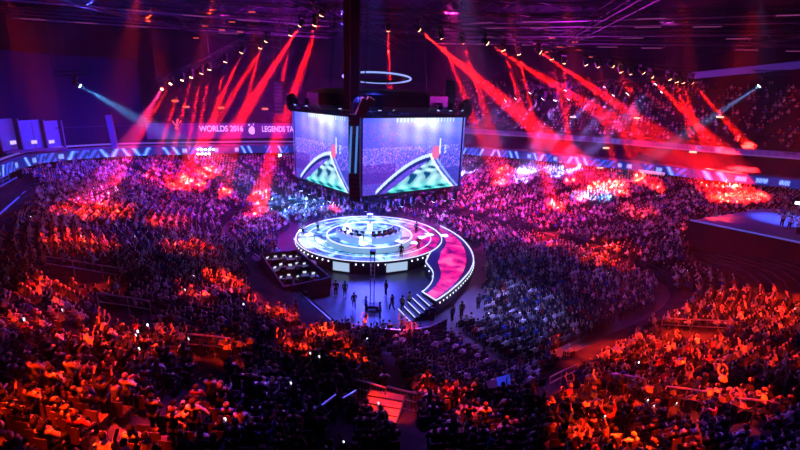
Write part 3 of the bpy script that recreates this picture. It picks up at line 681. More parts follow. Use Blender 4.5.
# dark fabric service column that runs from the roof to the near corner
q = at_Y(352, 60, 50); b = MB(); b.box(Vector((0, 0, 0)), (1.6, 1.3, 15)); o = b.build('cable_shroud', mat('shroud', (.015, .015, .03), .9), None, (q.x, q.y, 25.0)); tag(o, 'dark shrouded cable column hanging from the roof above the near cube corner', 'cable column')
q = at_Y(363, 108, 46.5); b = MB(); b.box(Vector((0, 0, 0)), (.9, .5, 1.9), R(20), 1.2); b.box(Vector((.35, 0, .9)), (.8, .5, .7), R(20)); o = b.build('lamp_housing', mat('red_lit_housing', (.9, .12, .05), .5), None, (q.x, q.y, q.z)); o.rotation_euler = (0, R(25), 0); tag(o, 'red-lit fixture at the top of the near cube corner', 'light')  # the red light on it is put into the base colour
# blue tubes down the corner
for k_, px in enumerate((352, 358)):
    a, b_ = at_Y(px, 126, 46.4+k_*.1), at_Y(px-2, 172, 46.4+k_*.1); b = MB(); b.tube([a-a, b_-a], .12, 6); o = b.build('light_tube', emis('blue_tube', (.08, .25, .8), .8), None, a+Vector((0, -.6, 0))); tag(o, f'dim blue light tube down the near cube corner, {("outer", "inner")[k_]} one', 'light')
# moving lights under the cube
def mover_meshes():
    b = MB(); b.box(Vector((0, 0, -.08)), (.42, .34, .18)); base = b.mesh('base', BLACK)
    b = MB(); b.box(Vector((-.25, 0, -.4)), (.05, .16, .5)); b.box(Vector((.25, 0, -.4)), (.05, .16, .5)); b.box(Vector((0, 0, -.18)), (.5, .18, .06)); yoke = b.mesh('yoke', BLACK)
    b = MB(); b.lathe([(.10, .28), (.17, .2), (.19, -.1), (.2, -.32), (.17, -.34)], 14); head = b.mesh('lamp_head', BLACK)
    b = MB(); b.lathe([(.165, -.345), (.165, -.36)], 14)
    return base, yoke, head, b
MBASE, MYOKE, MHEAD, _l = mover_meshes(); LENS = {}
def lens_mesh(key, col, es):
    if key not in LENS:
        b = MB(); b.lathe([(.165, -.345), (.165, -.36)], 14); LENS[key] = b.mesh('lens', emis('lens_'+key, col, es))
    return LENS[key]
def mover(p, target, key, col, es, label, group, sc=1.6):
    t = thing('moving_light', label, 'stage light', p, 0, group); d = (Vector(target)-Vector(p)).normalized(); az = math.atan2(d.y, d.x)-math.pi/2
    t.rotation_euler = (0, 0, az); t.scale = (sc,)*3
    link('base', MBASE, t); link('yoke', MYOKE, t)
    h = link('lamp_head', MHEAD, t, (0, 0, -.5)); tilt = math.acos(max(-1, min(1, -d.z))); h.rotation_euler = (tilt, 0, 0)
    link('lens', lens_mesh(key, col, es), h)
    return Vector(p)+Vector((0, 0, -.5*sc))+d*.40*sc
# ------------------------------------------------------------------ lighting rig
# (fixture x, y, depth, aim x, y, power, half angle, colour key)
RED, WHT, CYN, MAG, BLU = 'red', 'white', 'cyan', 'magenta', 'blue'
BEAMS = [
 (163, 88, 84, 92, 205, 1.0, 3.4, MAG), (172, 82, 82, 110, 188, 1.02, 2.0, RED), (183, 78, 81, 150, 180, 1.02, 2.0, RED), (192, 75, 80, 165, 185, 0.97, 2.0, RED), (202, 71, 78, 182, 180, 0.97, 2.0, RED),
 (210, 67, 77, 190, 190, 1.02, 2.0, RED), (226, 59, 74, 200, 190, 1.14, 2.0, RED), (243, 50, 71, 190, 170, 1.30, 2.2, RED), (261, 45, 69, 230, 170, 1.19, 2.0, RED), (268, 39, 68, 190, 165, 1.41, 2.2, RED),
 (291, 32, 66, 268, 170, 1.02, 2.0, RED), (302, 23, 64, 205, 175, 2.27, 2.4, RED), (316, 22, 62, 270, 160, 1.19, 2.0, RED), (323, 12, 61, 258, 200, 1.52, 2.2, RED), (355, 24, 60, 336, 215, 1.08, 1.7, RED), (388, 27, 60, 392, 190, 1.47, 1.8, RED),
 (416, 28, 60, 610, 190, 2.97, 2.6, RED), (440, 35, 61, 500, 185, 1.25, 2.0, RED), (462, 40, 62, 505, 175, 1.30, 2.0, RED), (484, 42, 62, 660, 150, 2.41, 2.3, RED), (502, 47, 64, 540, 160, 1.19, 2.0, RED), (518, 51, 65, 545, 170, 1.08, 1.9, RED),
 (537, 51, 66, 655, 130, 1.63, 2.2, RED), (551, 56, 67, 575, 165, 1.08, 1.9, RED), (564, 60, 68, 570, 185, 1.02, 1.9, RED), (585, 62, 68, 615, 165, 1.19, 2.0, RED), (597, 64, 68, 640, 185, 1.14, 2.0, RED), (610, 65, 69, 700, 130, 1.30, 2.0, RED),
 (620, 69, 69, 650, 165, 1.08, 2.0, RED), (630, 71, 69, 640, 180, 1.08, 2.0, RED), (641, 71, 69, 725, 150, 1.30, 2.0, RED), (650, 75, 70, 720, 150, 1.02, 2.0, RED), (668, 77, 70, 735, 190, 1.19, 2.0, RED), (676, 79, 70, 705, 190, 1.08, 2.0, RED), (682, 80, 70, 715, 185, 1.25, 2.0, RED), (690, 81, 70, 752, 150, 1.19, 2.0, RED),
 (508, 99, 84, 440, 150, 0.31, 3.0, WHT), (518, 97, 84, 455, 150, 0.36, 3.0, WHT), (532, 91, 84, 470, 160, 0.36, 3.0, WHT), (545, 97, 84, 475, 165, 0.36, 3.0, WHT), (556, 98, 83, 520, 185, 0.36, 3.0, WHT), (567, 88, 83, 520, 165, 0.48, 3.2, WHT), (570, 97, 83, 530, 160, 0.31, 3.0, WHT),
 (607, 85, 82, 545, 150, 0.55, 3.2, WHT), (615, 93, 82, 560, 165, 0.41, 3.1, WHT), (630, 92, 82, 575, 145, 0.36, 3.0, WHT), (658, 82, 81, 590, 150, 0.60, 3.3, WHT), (664, 90, 81, 600, 145, 0.36, 3.0, WHT),
 (763, 84, 66, 655, 155, 0.22, 3.4, CYN), (76, 84, 62, 172, 138, 0.27, 4.6, CYN)]
BC = {RED: (1, .005, .003), WHT: (.30, .20, 1), CYN: (.08, .35, 1), MAG: (1, .03, .22), BLU: (.2, .3, 1)}
LC = {RED: ((1, .5, .2), 16), WHT: ((.85, .9, 1), 14), CYN: ((.5, .85, 1), 14), MAG: ((1, .3, .2), 9), BLU: ((.5, .6, 1), 8)}
BEAM_LIGHTS = []
SIDE = lambda px: 'left arc' if px < 340 else 'middle' if px < 400 else 'right arc'
cnt = {}
for (px, py, Y, tx, ty, I, half, key) in BEAMS:
    p = at_Y(px, py, Y)+Vector((0, 0, .9)); tg = hit(tx, ty) if ty > 172 else at_Y(tx, ty, Y+4)
    g = {RED: 'red', MAG: 'wide magenta', WHT: 'white', CYN: 'blue-white'}[key]
    if key == CYN: lab = 'moving light throwing a blue-white beam, alone at the far '+('left' if px < 400 else 'right')
    else:
        sd = SIDE(px) if key != WHT else 'lower right row'; cnt[(key, sd)] = cnt.get((key, sd), 0)+1
        lab = f'moving light throwing a {g} beam, {ordinal(cnt[(key, sd)])} from the left on the {sd}'
    q = mover(p, tg, key, *LC[key], lab, 'moving lights on the roof trusses'); BEAM_LIGHTS.append((q, tg, I, half, key))
def truss_run(pts, label, nm='lighting_truss', sz=.55, lift=1.25):
    P_ = [at_Y(*p)+Vector((0, 0, lift)) for p in pts]; o = P_[0]; t = thing(nm, label, 'truss', o)
    for i in range(len(P_)-1): b = MB(); truss(b, P_[i]-o, P_[i+1]-o, sz, .05, 1.0); b.build('truss_section', DARK, t)
    for p in P_[::2]: b = MB(); b.tube([p-o, Vector((p.x-o.x, p.y-o.y, 31.8-o.z))], .03, 4); b.build('hanging_cable', DARK, t)
truss_run([(158, 88, 84.5), (183, 78, 81), (210, 67, 77), (243, 50, 71), (268, 39, 68), (302, 23, 64), (325, 11, 61)], 'dark rising truss carrying the left arc of red beam lights')
truss_run([(345, 22, 60), (400, 25, 60)], 'short dark truss over the screens carrying two red beam lights')
truss_run([(412, 26, 60), (440, 35, 61), (484, 42, 62), (518, 50, 65), (551, 56, 67), (585, 62, 68), (620, 69, 69), (650, 75, 70), (694, 81, 70)], 'dark falling truss carrying the right arc of red beam lights')
truss_run([(503, 98, 84.4), (530, 94, 84), (570, 92, 83), (615, 89, 82), (668, 86, 81)], 'lower dark truss with the row of white beam lights at right')
truss_run([(750, 82, 66), (790, 82, 66)], 'short truss with one blue-white beam light at far right')
truss_run([(58, 84, 62), (92, 82, 62)], 'short truss with one blue-white beam light at far left')
# beams from the underside of the cube to the stage
STAGE_L = []
i_ = 0
for (P, Q, n) in ((NL, N0, 6), (N0, NRR, 9)):
    for k in range(n):
        t = (k+.5)/n; p = P+(Q-P)*t; p = Vector((p.x, p.y+.5, ZB-.7)); i_ += 1
        tg = SC+Vector(((p.x-CC.x)*(1.15 if k % 2 else .8), (p.y-CC.y)*.5+(2 if k % 3 else -1), SZ)); q = mover(p, tg, BLU, *LC[BLU], f'{ordinal(i_)} light from the left hanging under the screen cube, aimed at the stage', 'lights under the screen cube', 1.3)
        STAGE_L.append((q, tg))
# lights along the top of the cube
i_ = 0
for (P, Q, n) in ((NL, N0, 6), (N0, NRR, 9)):
    for k in range(n):
        t = (k+.5)/n; p = P+(Q-P)*t; p = Vector((p.x, p.y, ZTP+1.6)); i_ += 1
        mover(p, p+Vector(((k % 3-1)*3, -3, -6)), 'dim'+str(k % 2), (.4, .45, 1), 1.5, f'{ordinal(i_)} small lamp from the left along the top of the screen cube', 'lamps above the screens', 1.1)
for k, (px, py) in enumerate(((175, 100), (186, 106), (221, 107), (265, 108))):
    p = at_Y(px, py, 88); b = MB(); b.lathe([(.55, 0), (.62, -.3), (.1, -.35)], 14); o = b.build('pendant_lamp', emis('orange_pendant', (1, .12, .03), 1.6), None, p); tag(o, f'flat orange-red lamp hanging over the far stand, {ordinal(k+1)} from the left', 'lamp', 'orange lamps over the far stand')
# ------------------------------------------------------------------ hall shell
def ribbon_col(a, t):
    c = np.array([.006, .012, .16]); ph = a*.62
    h = (math.sin(math.floor(ph)*127.1)*43758.5) % 1; x = ph % 1
    if h < .40:
        s = x-.5+(t-.5)*(.5 if h < .2 else -.5)
        if abs(s) < .09: c = np.array([.20, .38, 1.0])
        elif abs(s) < .25: c = np.array([.03, .12, .9])
    elif h < .55:
        if .25 < x < .75 and .2 < t < .8: c = np.array([.25, .4, 1.0]) if (x*12+t*5) % 2 < 1 else np.array([.05, .15, .9])
    elif h < .8: c = np.array([.03, .07, .75])*(.6+.5*math.sin(x*9+t*6))
    if a < 40: c = c*.9
    return np.clip(c, 0, 1)
RIBM = mat_attr('ribbon_led', True, 1.7)
r_ = band('ribbon_board', -13, 187, 7.4, 8.8, -.1, .25, RIBM, ribbon_col, .12, 6); tag(r_, 'blue LED ribbon board with bright slanted shapes running round the lower stand', 'display board')
SUITE = mat('suite_back', (.03, .02, .06), .8, spec=.1)
tag(band('wall_suite', -60, 200, 8.85, 9.2, 0, .3, mat('suite_lip', (.10, .07, .16), .6), step=2), kind='structure')
tag(band('wall_back', -60, 200, 7.0, 13.0, 3.2, .3, SUITE, step=2), kind='structure')
def flat_ring(name, a0, a1, z, o1, o2, m, th=.15):
    AA = np.arange(a0, a1+1e-6, 2.); V = []; n = len(AA)
    for zz in (z, z+th):
        for off in (o1, o2):
            r = ro(AA)+off
            for i, a in enumerate(AA): V.append((C[0]+r[i]*math.cos(R(a)), C[1]+r[i]*math.sin(R(a)), zz))
    Fc = []
    for i in range(n-1): Fc += [(i, i+1, n+i+1, n+i), (2*n+i, 3*n+i, 3*n+i+1, 2*n+i+1), (i, 2*n+i, 2*n+i+1, i+1), (n+i, n+i+1, 3*n+i+1, 3*n+i)]
    Fc += [(0, n, 3*n, 2*n), (n-1, 3*n-1, 4*n-1, 2*n-1)]
    me = bpy.data.meshes.new(name); me.from_pydata(V, [], Fc); me.materials.append(m); return tag(link(name, me), kind='structure')
flat_ring('floor_suite', -60, 200, 8.9, .05, 3.2, SUITE); flat_ring('ceiling_suite', -60, 200, 12.6, .05, 3.2, SUITE)
def up_col(a, t):
    x = (a*.9) % 1; h = (math.sin(math.floor(a*.9)*91.7)*43758.5) % 1
    c = np.array([.16, .03, .42])*(.8+.2*math.sin(a*40))
    if h < .2 and x < .6: c = np.array([.18, .12, .75])
    if t < .12: c = np.array([.4, .12, .7])
    return c
o = band('upper_ribbon_board', -14, 92, 11.9, 12.9, -.1, .25, mat_attr('upper_ribbon_led', True, .55), up_col, .25, 4); tag(o, 'dim violet ribbon board along the front of the upper stand at right', 'display board')
tag(band('trim_1', 92, 200, 9.5, 9.75, -.15, .2, mat('violet_strip', (.1, .1, .1), .5, emit=(.2, .12, .7), es=.5), step=2), kind='structure')
bb = band('banner_board', 94, 152, 10.3, 13.2, -.1, .25, mat('banner', (.10, .08, .16), .7), step=1); tag(bb, 'long dark violet banner board with pale lettering above the far stand', 'banner')
tag(band('wall_left', 152, 200, 9.3, 24, .3, .3, mat('left_wall', (.006, .005, .03), .9, spec=.05), step=2), kind='structure')
# lettering on the banner
LET = mat('lettering', (.7, .7, .75), .5, emit=(.6, .5, .9), es=.75)
def wall_point(px, py, off=-.25):
    d = ray(px, py); best = None
    for s in np.arange(40, 130, .05):
        p = EYE+d*s/np.linalg.norm(d); a = math.degrees(math.atan2(p[1]-C[1], p[0]-C[0])); r = math.hypot(p[0]-C[0], p[1]-C[1])
        if r >= float(ro(a))+off: return Vector(p)
def sign(txt, px0, px1, py, h, name, label, m=None):
    A_, B_ = wall_point(px0, py), wall_point(px1, py-(px1-px0)*0.0); c = (A_+B_)/2; d = (B_-A_).to_2d()
    cu = bpy.data.curves.new('t', 'FONT'); cu.body = txt; cu.align_x = 'CENTER'; cu.align_y = 'CENTER'; cu.extrude = .03; cu.offset = .02
    o = bpy.data.objects.new('t', cu); COL.objects.link(o); dg = bpy.context.evaluated_depsgraph_get(); me = bpy.data.meshes.new_from_object(o.evaluated_get(dg)); bpy.data.objects.remove(o)
    xs = [v.co.x for v in me.vertices]; ys = [v.co.y for v in me.vertices]; w_ = max(xs)-min(xs); hh = max(ys)-min(ys); mx, my = (max(xs)+min(xs))/2, (max(ys)+min(ys))/2
    for v in me.vertices: v.co = Vector(((v.co.x-mx)*d.length/w_, -v.co.z, (v.co.y-my)*h/hh))
    me.name = name; me.materials.clear(); me.materials.append(m or LET); n_ = Vector((d.y, -d.x)).normalized()
    o = link(name, me, None, (c.x+n_.x*.12, c.y+n_.y*.12, c.z), math.atan2(d.y, d.x)); tag(o, label, 'sign'); return o
sign('WORLDS 2016', 199, 243, 128.5, 1.15, 'banner_lettering', 'pale letters WORLDS 2016 on the far violet banner')
sign('LEGENDS TA', 262, 293.5, 129, 1.15, 'banner_lettering', 'pale letters LEGENDS TA partly behind the screen cube')
def emblem(px, py, m, label, kind):
    p = wall_point(px, py); a = math.atan2(p.y-C[1], p.x-C[0])-math.pi/2; b = MB()
    if kind:   # round cup-like mark under two dots
        b.lathe([(.55, 0), (.75, .04), (.5, .08)], 16, M=Matrix.Translation((0, 0, -.3)) @ Matrix.Rotation(R(90), 4, 'X')); b.box(Vector((-.55, 0, .8)), (.35, .08, .35)); b.box(Vector((.5, 0, .9)), (.45, .08, .45)); b.box(Vector((0, 0, .45)), (.3, .08, .3))
    else:
        for x, z, w_, h, r in ((0, .2, .25, 1.9, .3), (-.5, .3, .2, 1.1, -.6), (.5, .3, .2, 1.1, .7), (-.15, -.6, .7, .25, .2), (.2, .9, .5, .2, -.3)):
            v = [Vector((x, 0, z))+Matrix.Rotation(r, 3, 'Y') @ Vector((sx*w_/2, y, sz*h/2)) for y in (-.04, .04) for sx, sz in ((-1, -1), (1, -1), (1, 1), (-1, 1))]
            b.add(v, [(0, 1, 2, 3), (7, 6, 5, 4), (0, 4, 5, 1), (1, 5, 6, 2), (2, 6, 7, 3), (3, 7, 4, 0)])
    o = b.build('emblem', m, None, p, ); o.rotation_euler = (0, 0, a); tag(o, label, 'emblem')
emblem(177, 125, mat('red_emblem', (.8, .1, .1), .5, emit=(1, .1, .12), es=.8), 'angular red emblem on the far banner, left of the lettering', 0)
emblem(252, 129, LET, 'pale round emblem on the far banner between the two words', 1)
# upper stand with its own rows
AU = np.arange(-16, 156, 2.0); V = []; n = len(AU); KU = 20
for k in range(KU):
    for zz in (12.9+(k-1)*.5 if k else 12.6, 12.9+k*.5):
        r = ro(AU)+.4+k*.95
        for i, a in enumerate(AU): V.append((C[0]+r[i]*math.cos(R(a)), C[1]+r[i]*math.sin(R(a)), zz))
me = bpy.data.meshes.new('floor_upper'); me.from_pydata(V, [], [(j*n+i, j*n+i+1, (j+1)*n+i+1, (j+1)*n+i) for j in range(2*KU-1) for i in range(n-1)]); me.materials.append(CONC)
tag(link('floor_upper_stand', me), kind='structure')
usp = []
for k in range(KU-1):
    a = -14.0
    while a < 153:
        r = float(ro(a))+.4+k*.95+.5
        if (a % 12)*R(1)*r > 1.5 and nr.rand() < .5 and a < 72: usp.append((C[0]+r*math.cos(R(a)), C[1]+r*math.sin(R(a)), 12.9+k*.5, a, k, 0, 0, 90, 1 if nr.rand() < .1 else 0))
        a += math.degrees(.6/r)
tag(mass('upper_stand_crowd', usp, CROWDM), 'distant audience in the dark upper stand at right', 'crowd', kind='stuff')
# outer wall, roof
b = MB(); AA = list(range(-180, 180, 4)); V = []
for z in (-.3, 34):
    for a in AA: r = float(ro(a))+22; V.append((C[0]+r*math.cos(R(a)), C[1]+r*math.sin(R(a)), z))
n = len(AA); b.add(V, [((i+1) % n, i, n+i, n+(i+1) % n) for i in range(n)]); struct('wall_outer', b, WALLM)
b = MB(); b.prism([pol(a, float(ro(a))+22) for a in AA], 32.5, 33); struct('ceiling', b, ROOFM)
# roof trusses and catwalks
for i, (x0, y0, x1, y1) in enumerate([(-70, 62, 75, 70), (-70, 74, 80, 82), (-70, 86, 80, 94), (-70, 98, 70, 104), (-45, 30, -30, 112), (-15, 30, 0, 115), (20, 30, 32, 112), (48, 30, 60, 105)]):
    b = MB(); truss(b, (x0, y0, 0), (x1, y1, 0), 1.6, .09, 2.6); o = b.build('roof_truss', DARK, None, (0, 0, 31.2 if i < 4 else 29.6))
    tag(o, f'dark steel roof truss, {ordinal(i+1) if i < 4 else ordinal(i-3)} of those running '+('across the hall' if i < 4 else 'away from the camera'), 'roof truss', 'roof trusses')
CATM = mat('catwalk_steel', (.14, .10, .17), .5, .3)
def catwalk(p, q, label):
    o_ = Vector(p); q = Vector(q)-o_; t = thing('catwalk', label, 'catwalk', o_); d = q.normalized(); s = Vector((-d.y, d.x, 0)); L_ = q.length
    b = MB(); V = [s*-.5, s*.5, q+s*.5, q-s*.5]; b.prism([tuple(v[:2]) for v in V], -.12, 0); b.build('walkway', CATM, t)
    for sg in (-.5, .5): b = MB(); b.tube([s*sg+Vector((0, 0, .55)), q+s*sg+Vector((0, 0, .55))], .04, 4); b.tube([s*sg+Vector((0, 0, 1.05)), q+s*sg+Vector((0, 0, 1.05))], .04, 4); b.build('handrail', CATM, t)
    for k in range(int(L_/8)+1): b = MB(); pp = d*min(L_, k*8); b.tube([pp, pp+Vector((0, 0, 32.4-o_.z))], .05, 4); b.build('hanger', DARK, t)
    nl = int(L_/7); LS = LIT_STREAK
    for k in range(nl):
        if rnd.random() < .65: link('lit_streak', LS, t, d*(k*7+3)-s*.52+Vector((0, 0, -.05))).rotation_euler = (0, 0, math.atan2(d.y, d.x))
b = MB(); b.box(Vector((0, 0, 0)), (3.2, .06, .1)); LIT_STREAK = b.mesh('lit_streak', emis('dim_strip', (.45, .08, .35), .5))  # glowing bars stand in for coloured light caught by the steel
for i, (p, q) in enumerate([((5, 92, 29), (66, 76, 28)), ((5, 84, 29.3), (62, 66, 28.6)), ((4, 78, 29.8), (58, 58, 29.2)), ((8, 70, 29.6), (55, 50, 29.4))]): catwalk(p, q, f'steel catwalk with painted-in magenta light streaks under the roof at right, {ordinal(i+1)} from the back')
for i, (p, q) in enumerate([((-60, 74, 29), (-14, 88, 28.5)), ((-52, 60, 29.5), (-12, 76, 29.2))]): catwalk(p, q, f'steel catwalk under the roof at left, {("farther", "nearer")[i]} of two')
# dim red work lights in the roof
b = MB(); b.box(Vector((0, 0, 0)), (.9, .25, .12)); WL = b.mesh('work_light', emis('work_light', (1, .12, .05), .9))
for i, (px, py, Y) in enumerate([(213, 10, 72), (232, 22, 78), (222, 30, 80), (205, 26, 84), (240, 32, 78), (252, 12, 70), (196, 38, 84), (560, 47, 84), (548, 52, 84), (580, 50, 84), (536, 44, 84), (590, 57, 86), (575, 42, 82), (552, 38, 80)]):
    o = link('work_light', WL, None, at_Y(px, py, Y)); tag(o, f'small red work light in the roof steel at {"left" if px < 400 else "right"}, {ordinal(i+1 if px < 400 else i-6)} of seven', 'light', 'red work lights in the roof')
# long duct at far right; violet light put in as its own glow
p, q = at_Y(690, 76, 80), at_Y(840, 61, 64); d = q-p
b = MB(); s = Vector((-d.y, d.x, 0)).normalized()*.5; L8 = [p-p+s, p-p-s, q-p-s, q-p+s]; b.add([v+Vector((0, 0, z)) for z in (-.5, .5) for v in L8], [(3, 2, 1, 0), (4, 5, 6, 7), (0, 1, 5, 4), (1, 2, 6, 5), (2, 3, 7, 6), (3, 0, 4, 7)])
o = b.build('roof_duct', mat('duct', (.03, .02, .08), .5, emit=(.08, .03, .42), es=.3), None, p); tag(o, 'long duct with painted-in violet light under the roof at far right', 'duct')
# suites at far left: rooms behind the wall line, their light put in as wall glow
for i, (x0, x1) in enumerate(((0, 12), (20, 36), (38, 54))):
    p = wall_point((x0+x1)/2, 136, -.4); a = math.atan2(p.y-C[1], p.x-C[0])-math.pi/2; t = thing('suite_booth', f'violet-lit suite box high at far left, {ordinal(i+1)} from the left', 'suite', p, a, 'suite boxes at far left')
    w_ = (x1-x0)/450*p.y*1.9; b = MB(); b.box(Vector((0, .1, 0)), (w_, .15, 4.6)); b.build('back_wall', mat('suite_wall_glow', (.1, .08, .3), .6, emit=(.04, .03, .42), es=.28), t)
    b = MB(); b.box(Vector((0, -.5, -2.1)), (w_, 1.0, .25)); b.build('sill', mat('suite_lip'), t)
    for sx in (-1, 1): b = MB(); b.box(Vector((sx*w_/2, -.3, 0)), (.2, .8, 4.6)); b.build('side_wall', mat('suite_lip'), t)
    b = MB(); b.box(Vector((.3, -.55, -.9)), (.9, .06, .5), 0, 1); b.build('screen', mat('suite_screen', (.1, .1, .1), .4, emit=(.6, .5, 1), es=1.2), t)
p = wall_point(112, 132, -.6); b = MB(); b.box(Vector((0, 0, 0)), (.9, .5, 5.8)); o = b.build('wall_post', mat('pale_post', (.12, .10, .22), .6), None, p); o.rotation_euler = (0, R(-4), 0); tag(o, 'pale violet upright post against the dark left wall', 'post')
# bright cluster of lamps on the far stand and small suite lamps
b = MB(); b.ell((0, 0, 0), (.16, .16, .13), 8, 5); SB = b.mesh('small_lamp', emis('small_lamp', (.8, .75, 1), 7)); b = MB(); b.box(Vector((0, 0, 0)), (1.1, .3, .25)); SWm = b.mesh('small_lamp', emis('warm_lamp', (1, .75, .5), 1.6))
for k in range(9):
    px, py = 198+(k % 5)*3.8, 149.5+(k//5)*4.5; o = link('small_lamp', SB, None, wall_point(px, py, -.5)); o.scale = (1.5,)*3; tag(o, f'bright white lamp in the cluster on the far ribbon board, {ordinal(k % 5+1)} in its {("upper", "lower")[k//5]} row', 'lamp', 'lamp cluster on the far ribbon board')
for k, (px, py) in enumerate(((573, 117), (637, 118), (720, 117), (606, 148), (693, 152), (773, 156), (562, 171), (600, 168))):
    p = wall_point(px, py, 2.6 if py > 140 else 5); o = link('small_lamp', SWm, None, p); tag(o, f'warm lamp in the dark tiers at right, {ordinal(k+1)} counted by rows from the top', 'lamp', 'warm lamps in the right tiers')
for k, (px, py, w_) in enumerate(((652, 172, 26), (280, 155, 3))):
    p, q = wall_point(px-w_/2, py, -.3), wall_point(px+w_/2, py+.8, -.3); c = (p+q)/2; b = MB(); b.box(Vector((0, -.2, 0)), ((q-p).length, .2, .5)); o = b.build('display_panel', emis('pink_panel', (.9, .35, .8), .9) if k == 0 else emis('small_lamp', (.8, .75, 1), 7), None, c, ); o.rotation_euler = (0, 0, math.atan2((q-p).y, (q-p).x)); tag(o, ('pale pink lit display inside the blue ribbon board at right', 'small bright white display under the far ribbon, beside the cube')[k], 'display')
# broadcast platform at far right
zb = 6.0; P4 = [at_z(*p, zb) for p in ((690, 221), (840, 252), (840, 212), (762, 209))]
o0 = P4[0].copy(); o0.z = 0; bp_ = thing('broadcast_platform', 'dark platform with a blue-lit deck in the stand at far right', 'platform', o0)
b = MB(); b.prism([tuple((p-o0)[:2]) for p in (P4[0], P4[3], P4[2], P4[1])], 0, zb); b.build('platform_body', mat('platform_side', (.03, .015, .03), .8, spec=.1), bp_)
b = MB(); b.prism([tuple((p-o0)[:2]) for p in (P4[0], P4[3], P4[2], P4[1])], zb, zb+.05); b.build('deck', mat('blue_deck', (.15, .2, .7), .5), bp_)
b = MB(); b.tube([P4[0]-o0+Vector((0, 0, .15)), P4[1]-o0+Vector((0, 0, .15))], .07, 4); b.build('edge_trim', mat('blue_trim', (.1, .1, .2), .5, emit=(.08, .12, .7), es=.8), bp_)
for k, (px, py) in enumerate(((781, 227), (788, 231), (797, 236))):
    p = at_z(px, py, zb+.05); person(p, R(120), PK[(4, 5, 4)[k]], (.8, .8, .85), f'person in white on the blue-lit platform at far right, {ordinal(k+1)} of three', group='people on the broadcast platform', name='presenter')
p = at_z(793, 228, zb+.05); t = thing('floor_lamp', 'tall thin floor lamp with a white shade on the platform at far right', 'lamp', p)
b = MB(); b.lathe([(.3, 0), (.3, .05), (.03, .08)], 12); b.build('base', BLACK, t); b = MB(); b.tube([(0, 0, .05), (0, 0, 3.0)], .03, 6); b.build('pole', STEEL, t); b = MB(); b.box(Vector((-.1, 0, 3.0)), (.7, .4, .3)); b.build('lamp_shade', emis('lamp_shade', (.8, .85, 1), 3), t)
# stepped terrace at far left with rails; blue light put into rail colour and glow
zc = 4.5; Q4 = [at_z(*p, zc) for p in ((-40, 262), (36, 190), (2, 178), (-60, 200))]
o0 = Q4[0].copy(); o0.z = 0; tr_ = thing('side_terrace', 'blue-lit stepped terrace with rails at the far left edge', 'terrace', o0)
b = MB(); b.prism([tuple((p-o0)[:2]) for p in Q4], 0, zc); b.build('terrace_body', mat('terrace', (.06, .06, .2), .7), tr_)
for k in range(4):
    f = k/4; A_, B_ = Q4[0]+(Q4[3]-Q4[0])*f, Q4[1]+(Q4[2]-Q4[1])*f
    b = MB(); b.tube([A_-o0+Vector((0, 0, 1.0)), B_-o0+Vector((0, 0, 1.0))], .10, 5); b.tube([A_-o0+Vector((0, 0, .5)), B_-o0+Vector((0, 0, .5))], .05, 4)
    for j in range(9): pp = A_+(B_-A_)*j/8-o0; b.tube([pp, pp+Vector((0, 0, 1.0))], .05, 4)
    b.build('railing', mat('blue_lit_rail', (.2, .25, .7), .4, emit=(.03, .06, .7), es=.55), tr_)
# guard rails in the near and middle stands
def rail(pts, label, h=1.25, pick=0, m=STEEL, seg=1):
    P_ = [hit(*p) for p in pts]; o = P_[0].copy(); t = thing('guard_rail', label, 'railing', o); z = Vector((0, 0, h))
    b = MB(); b.tube([p-o+z for p in P_], .05, 6); b.tube([p-o+z*.55 for p in P_], .035, 5); b.build('rails', m, t)
    for p in P_: b = MB(); b.tube([p-o, p-o+z], .035, 6); b.build('post', m, t)
    if pick:
        for i in range(len(P_)-1):
            b = MB(); L_ = (P_[i+1]-P_[i]).length; n = int(L_/.16)
            for k in range(1, n): pp = P_[i]+(P_[i+1]-P_[i])*k/n-o; b.tube([pp+z*.08, pp+z], .012, 4)
            b.tube([P_[i]-o+z*.08, P_[i+1]-o+z*.08], .02, 4); b.build('infill_bars', m, t)
rail([(606, 392), (625, 395), (641, 399)], 'metal guard rail among red-lit seats low right, leftmost of three')
rail([(662, 408), (682, 411), (701, 415)], 'metal guard rail among red-lit seats low right, middle of three')
rail([(727, 422), (750, 425), (771, 428)], 'metal guard rail low right, rightmost and darkest of three')
rail([(354, 398), (370, 402), (385, 407)], 'picket guard rail around the red landing at the bottom, left section', 1.05, 1)
rail([(386, 405), (400, 409), (416, 413)], 'picket guard rail around the red landing at the bottom, right section', 1.05, 1)
rail([(48, 272), (75, 276), (104, 281), (126, 284)], 'long thin guard rail crossing the red-lit block at left')
rail([(312, 440), (324, 432), (336, 421)], 'sloping handrail left of the bottom stairs')
rail([(343, 425), (350, 420), (356, 415)], 'short sloping handrail right of the bottom stairs')
rail([(190, 356), (215, 358), (232, 360)], 'thin guard rail in the lower left stand')
rail([(100, 312), (130, 316), (152, 320)], 'thin guard rail above the lower left stand')
rail([(660, 332), (690, 334), (725, 336)], 'thin guard rail in the red-lit right stand, upper one')
rail([(548, 392), (560, 385), (575, 378)], 'short handrail beside the dark walkway at lower right', 1.0)
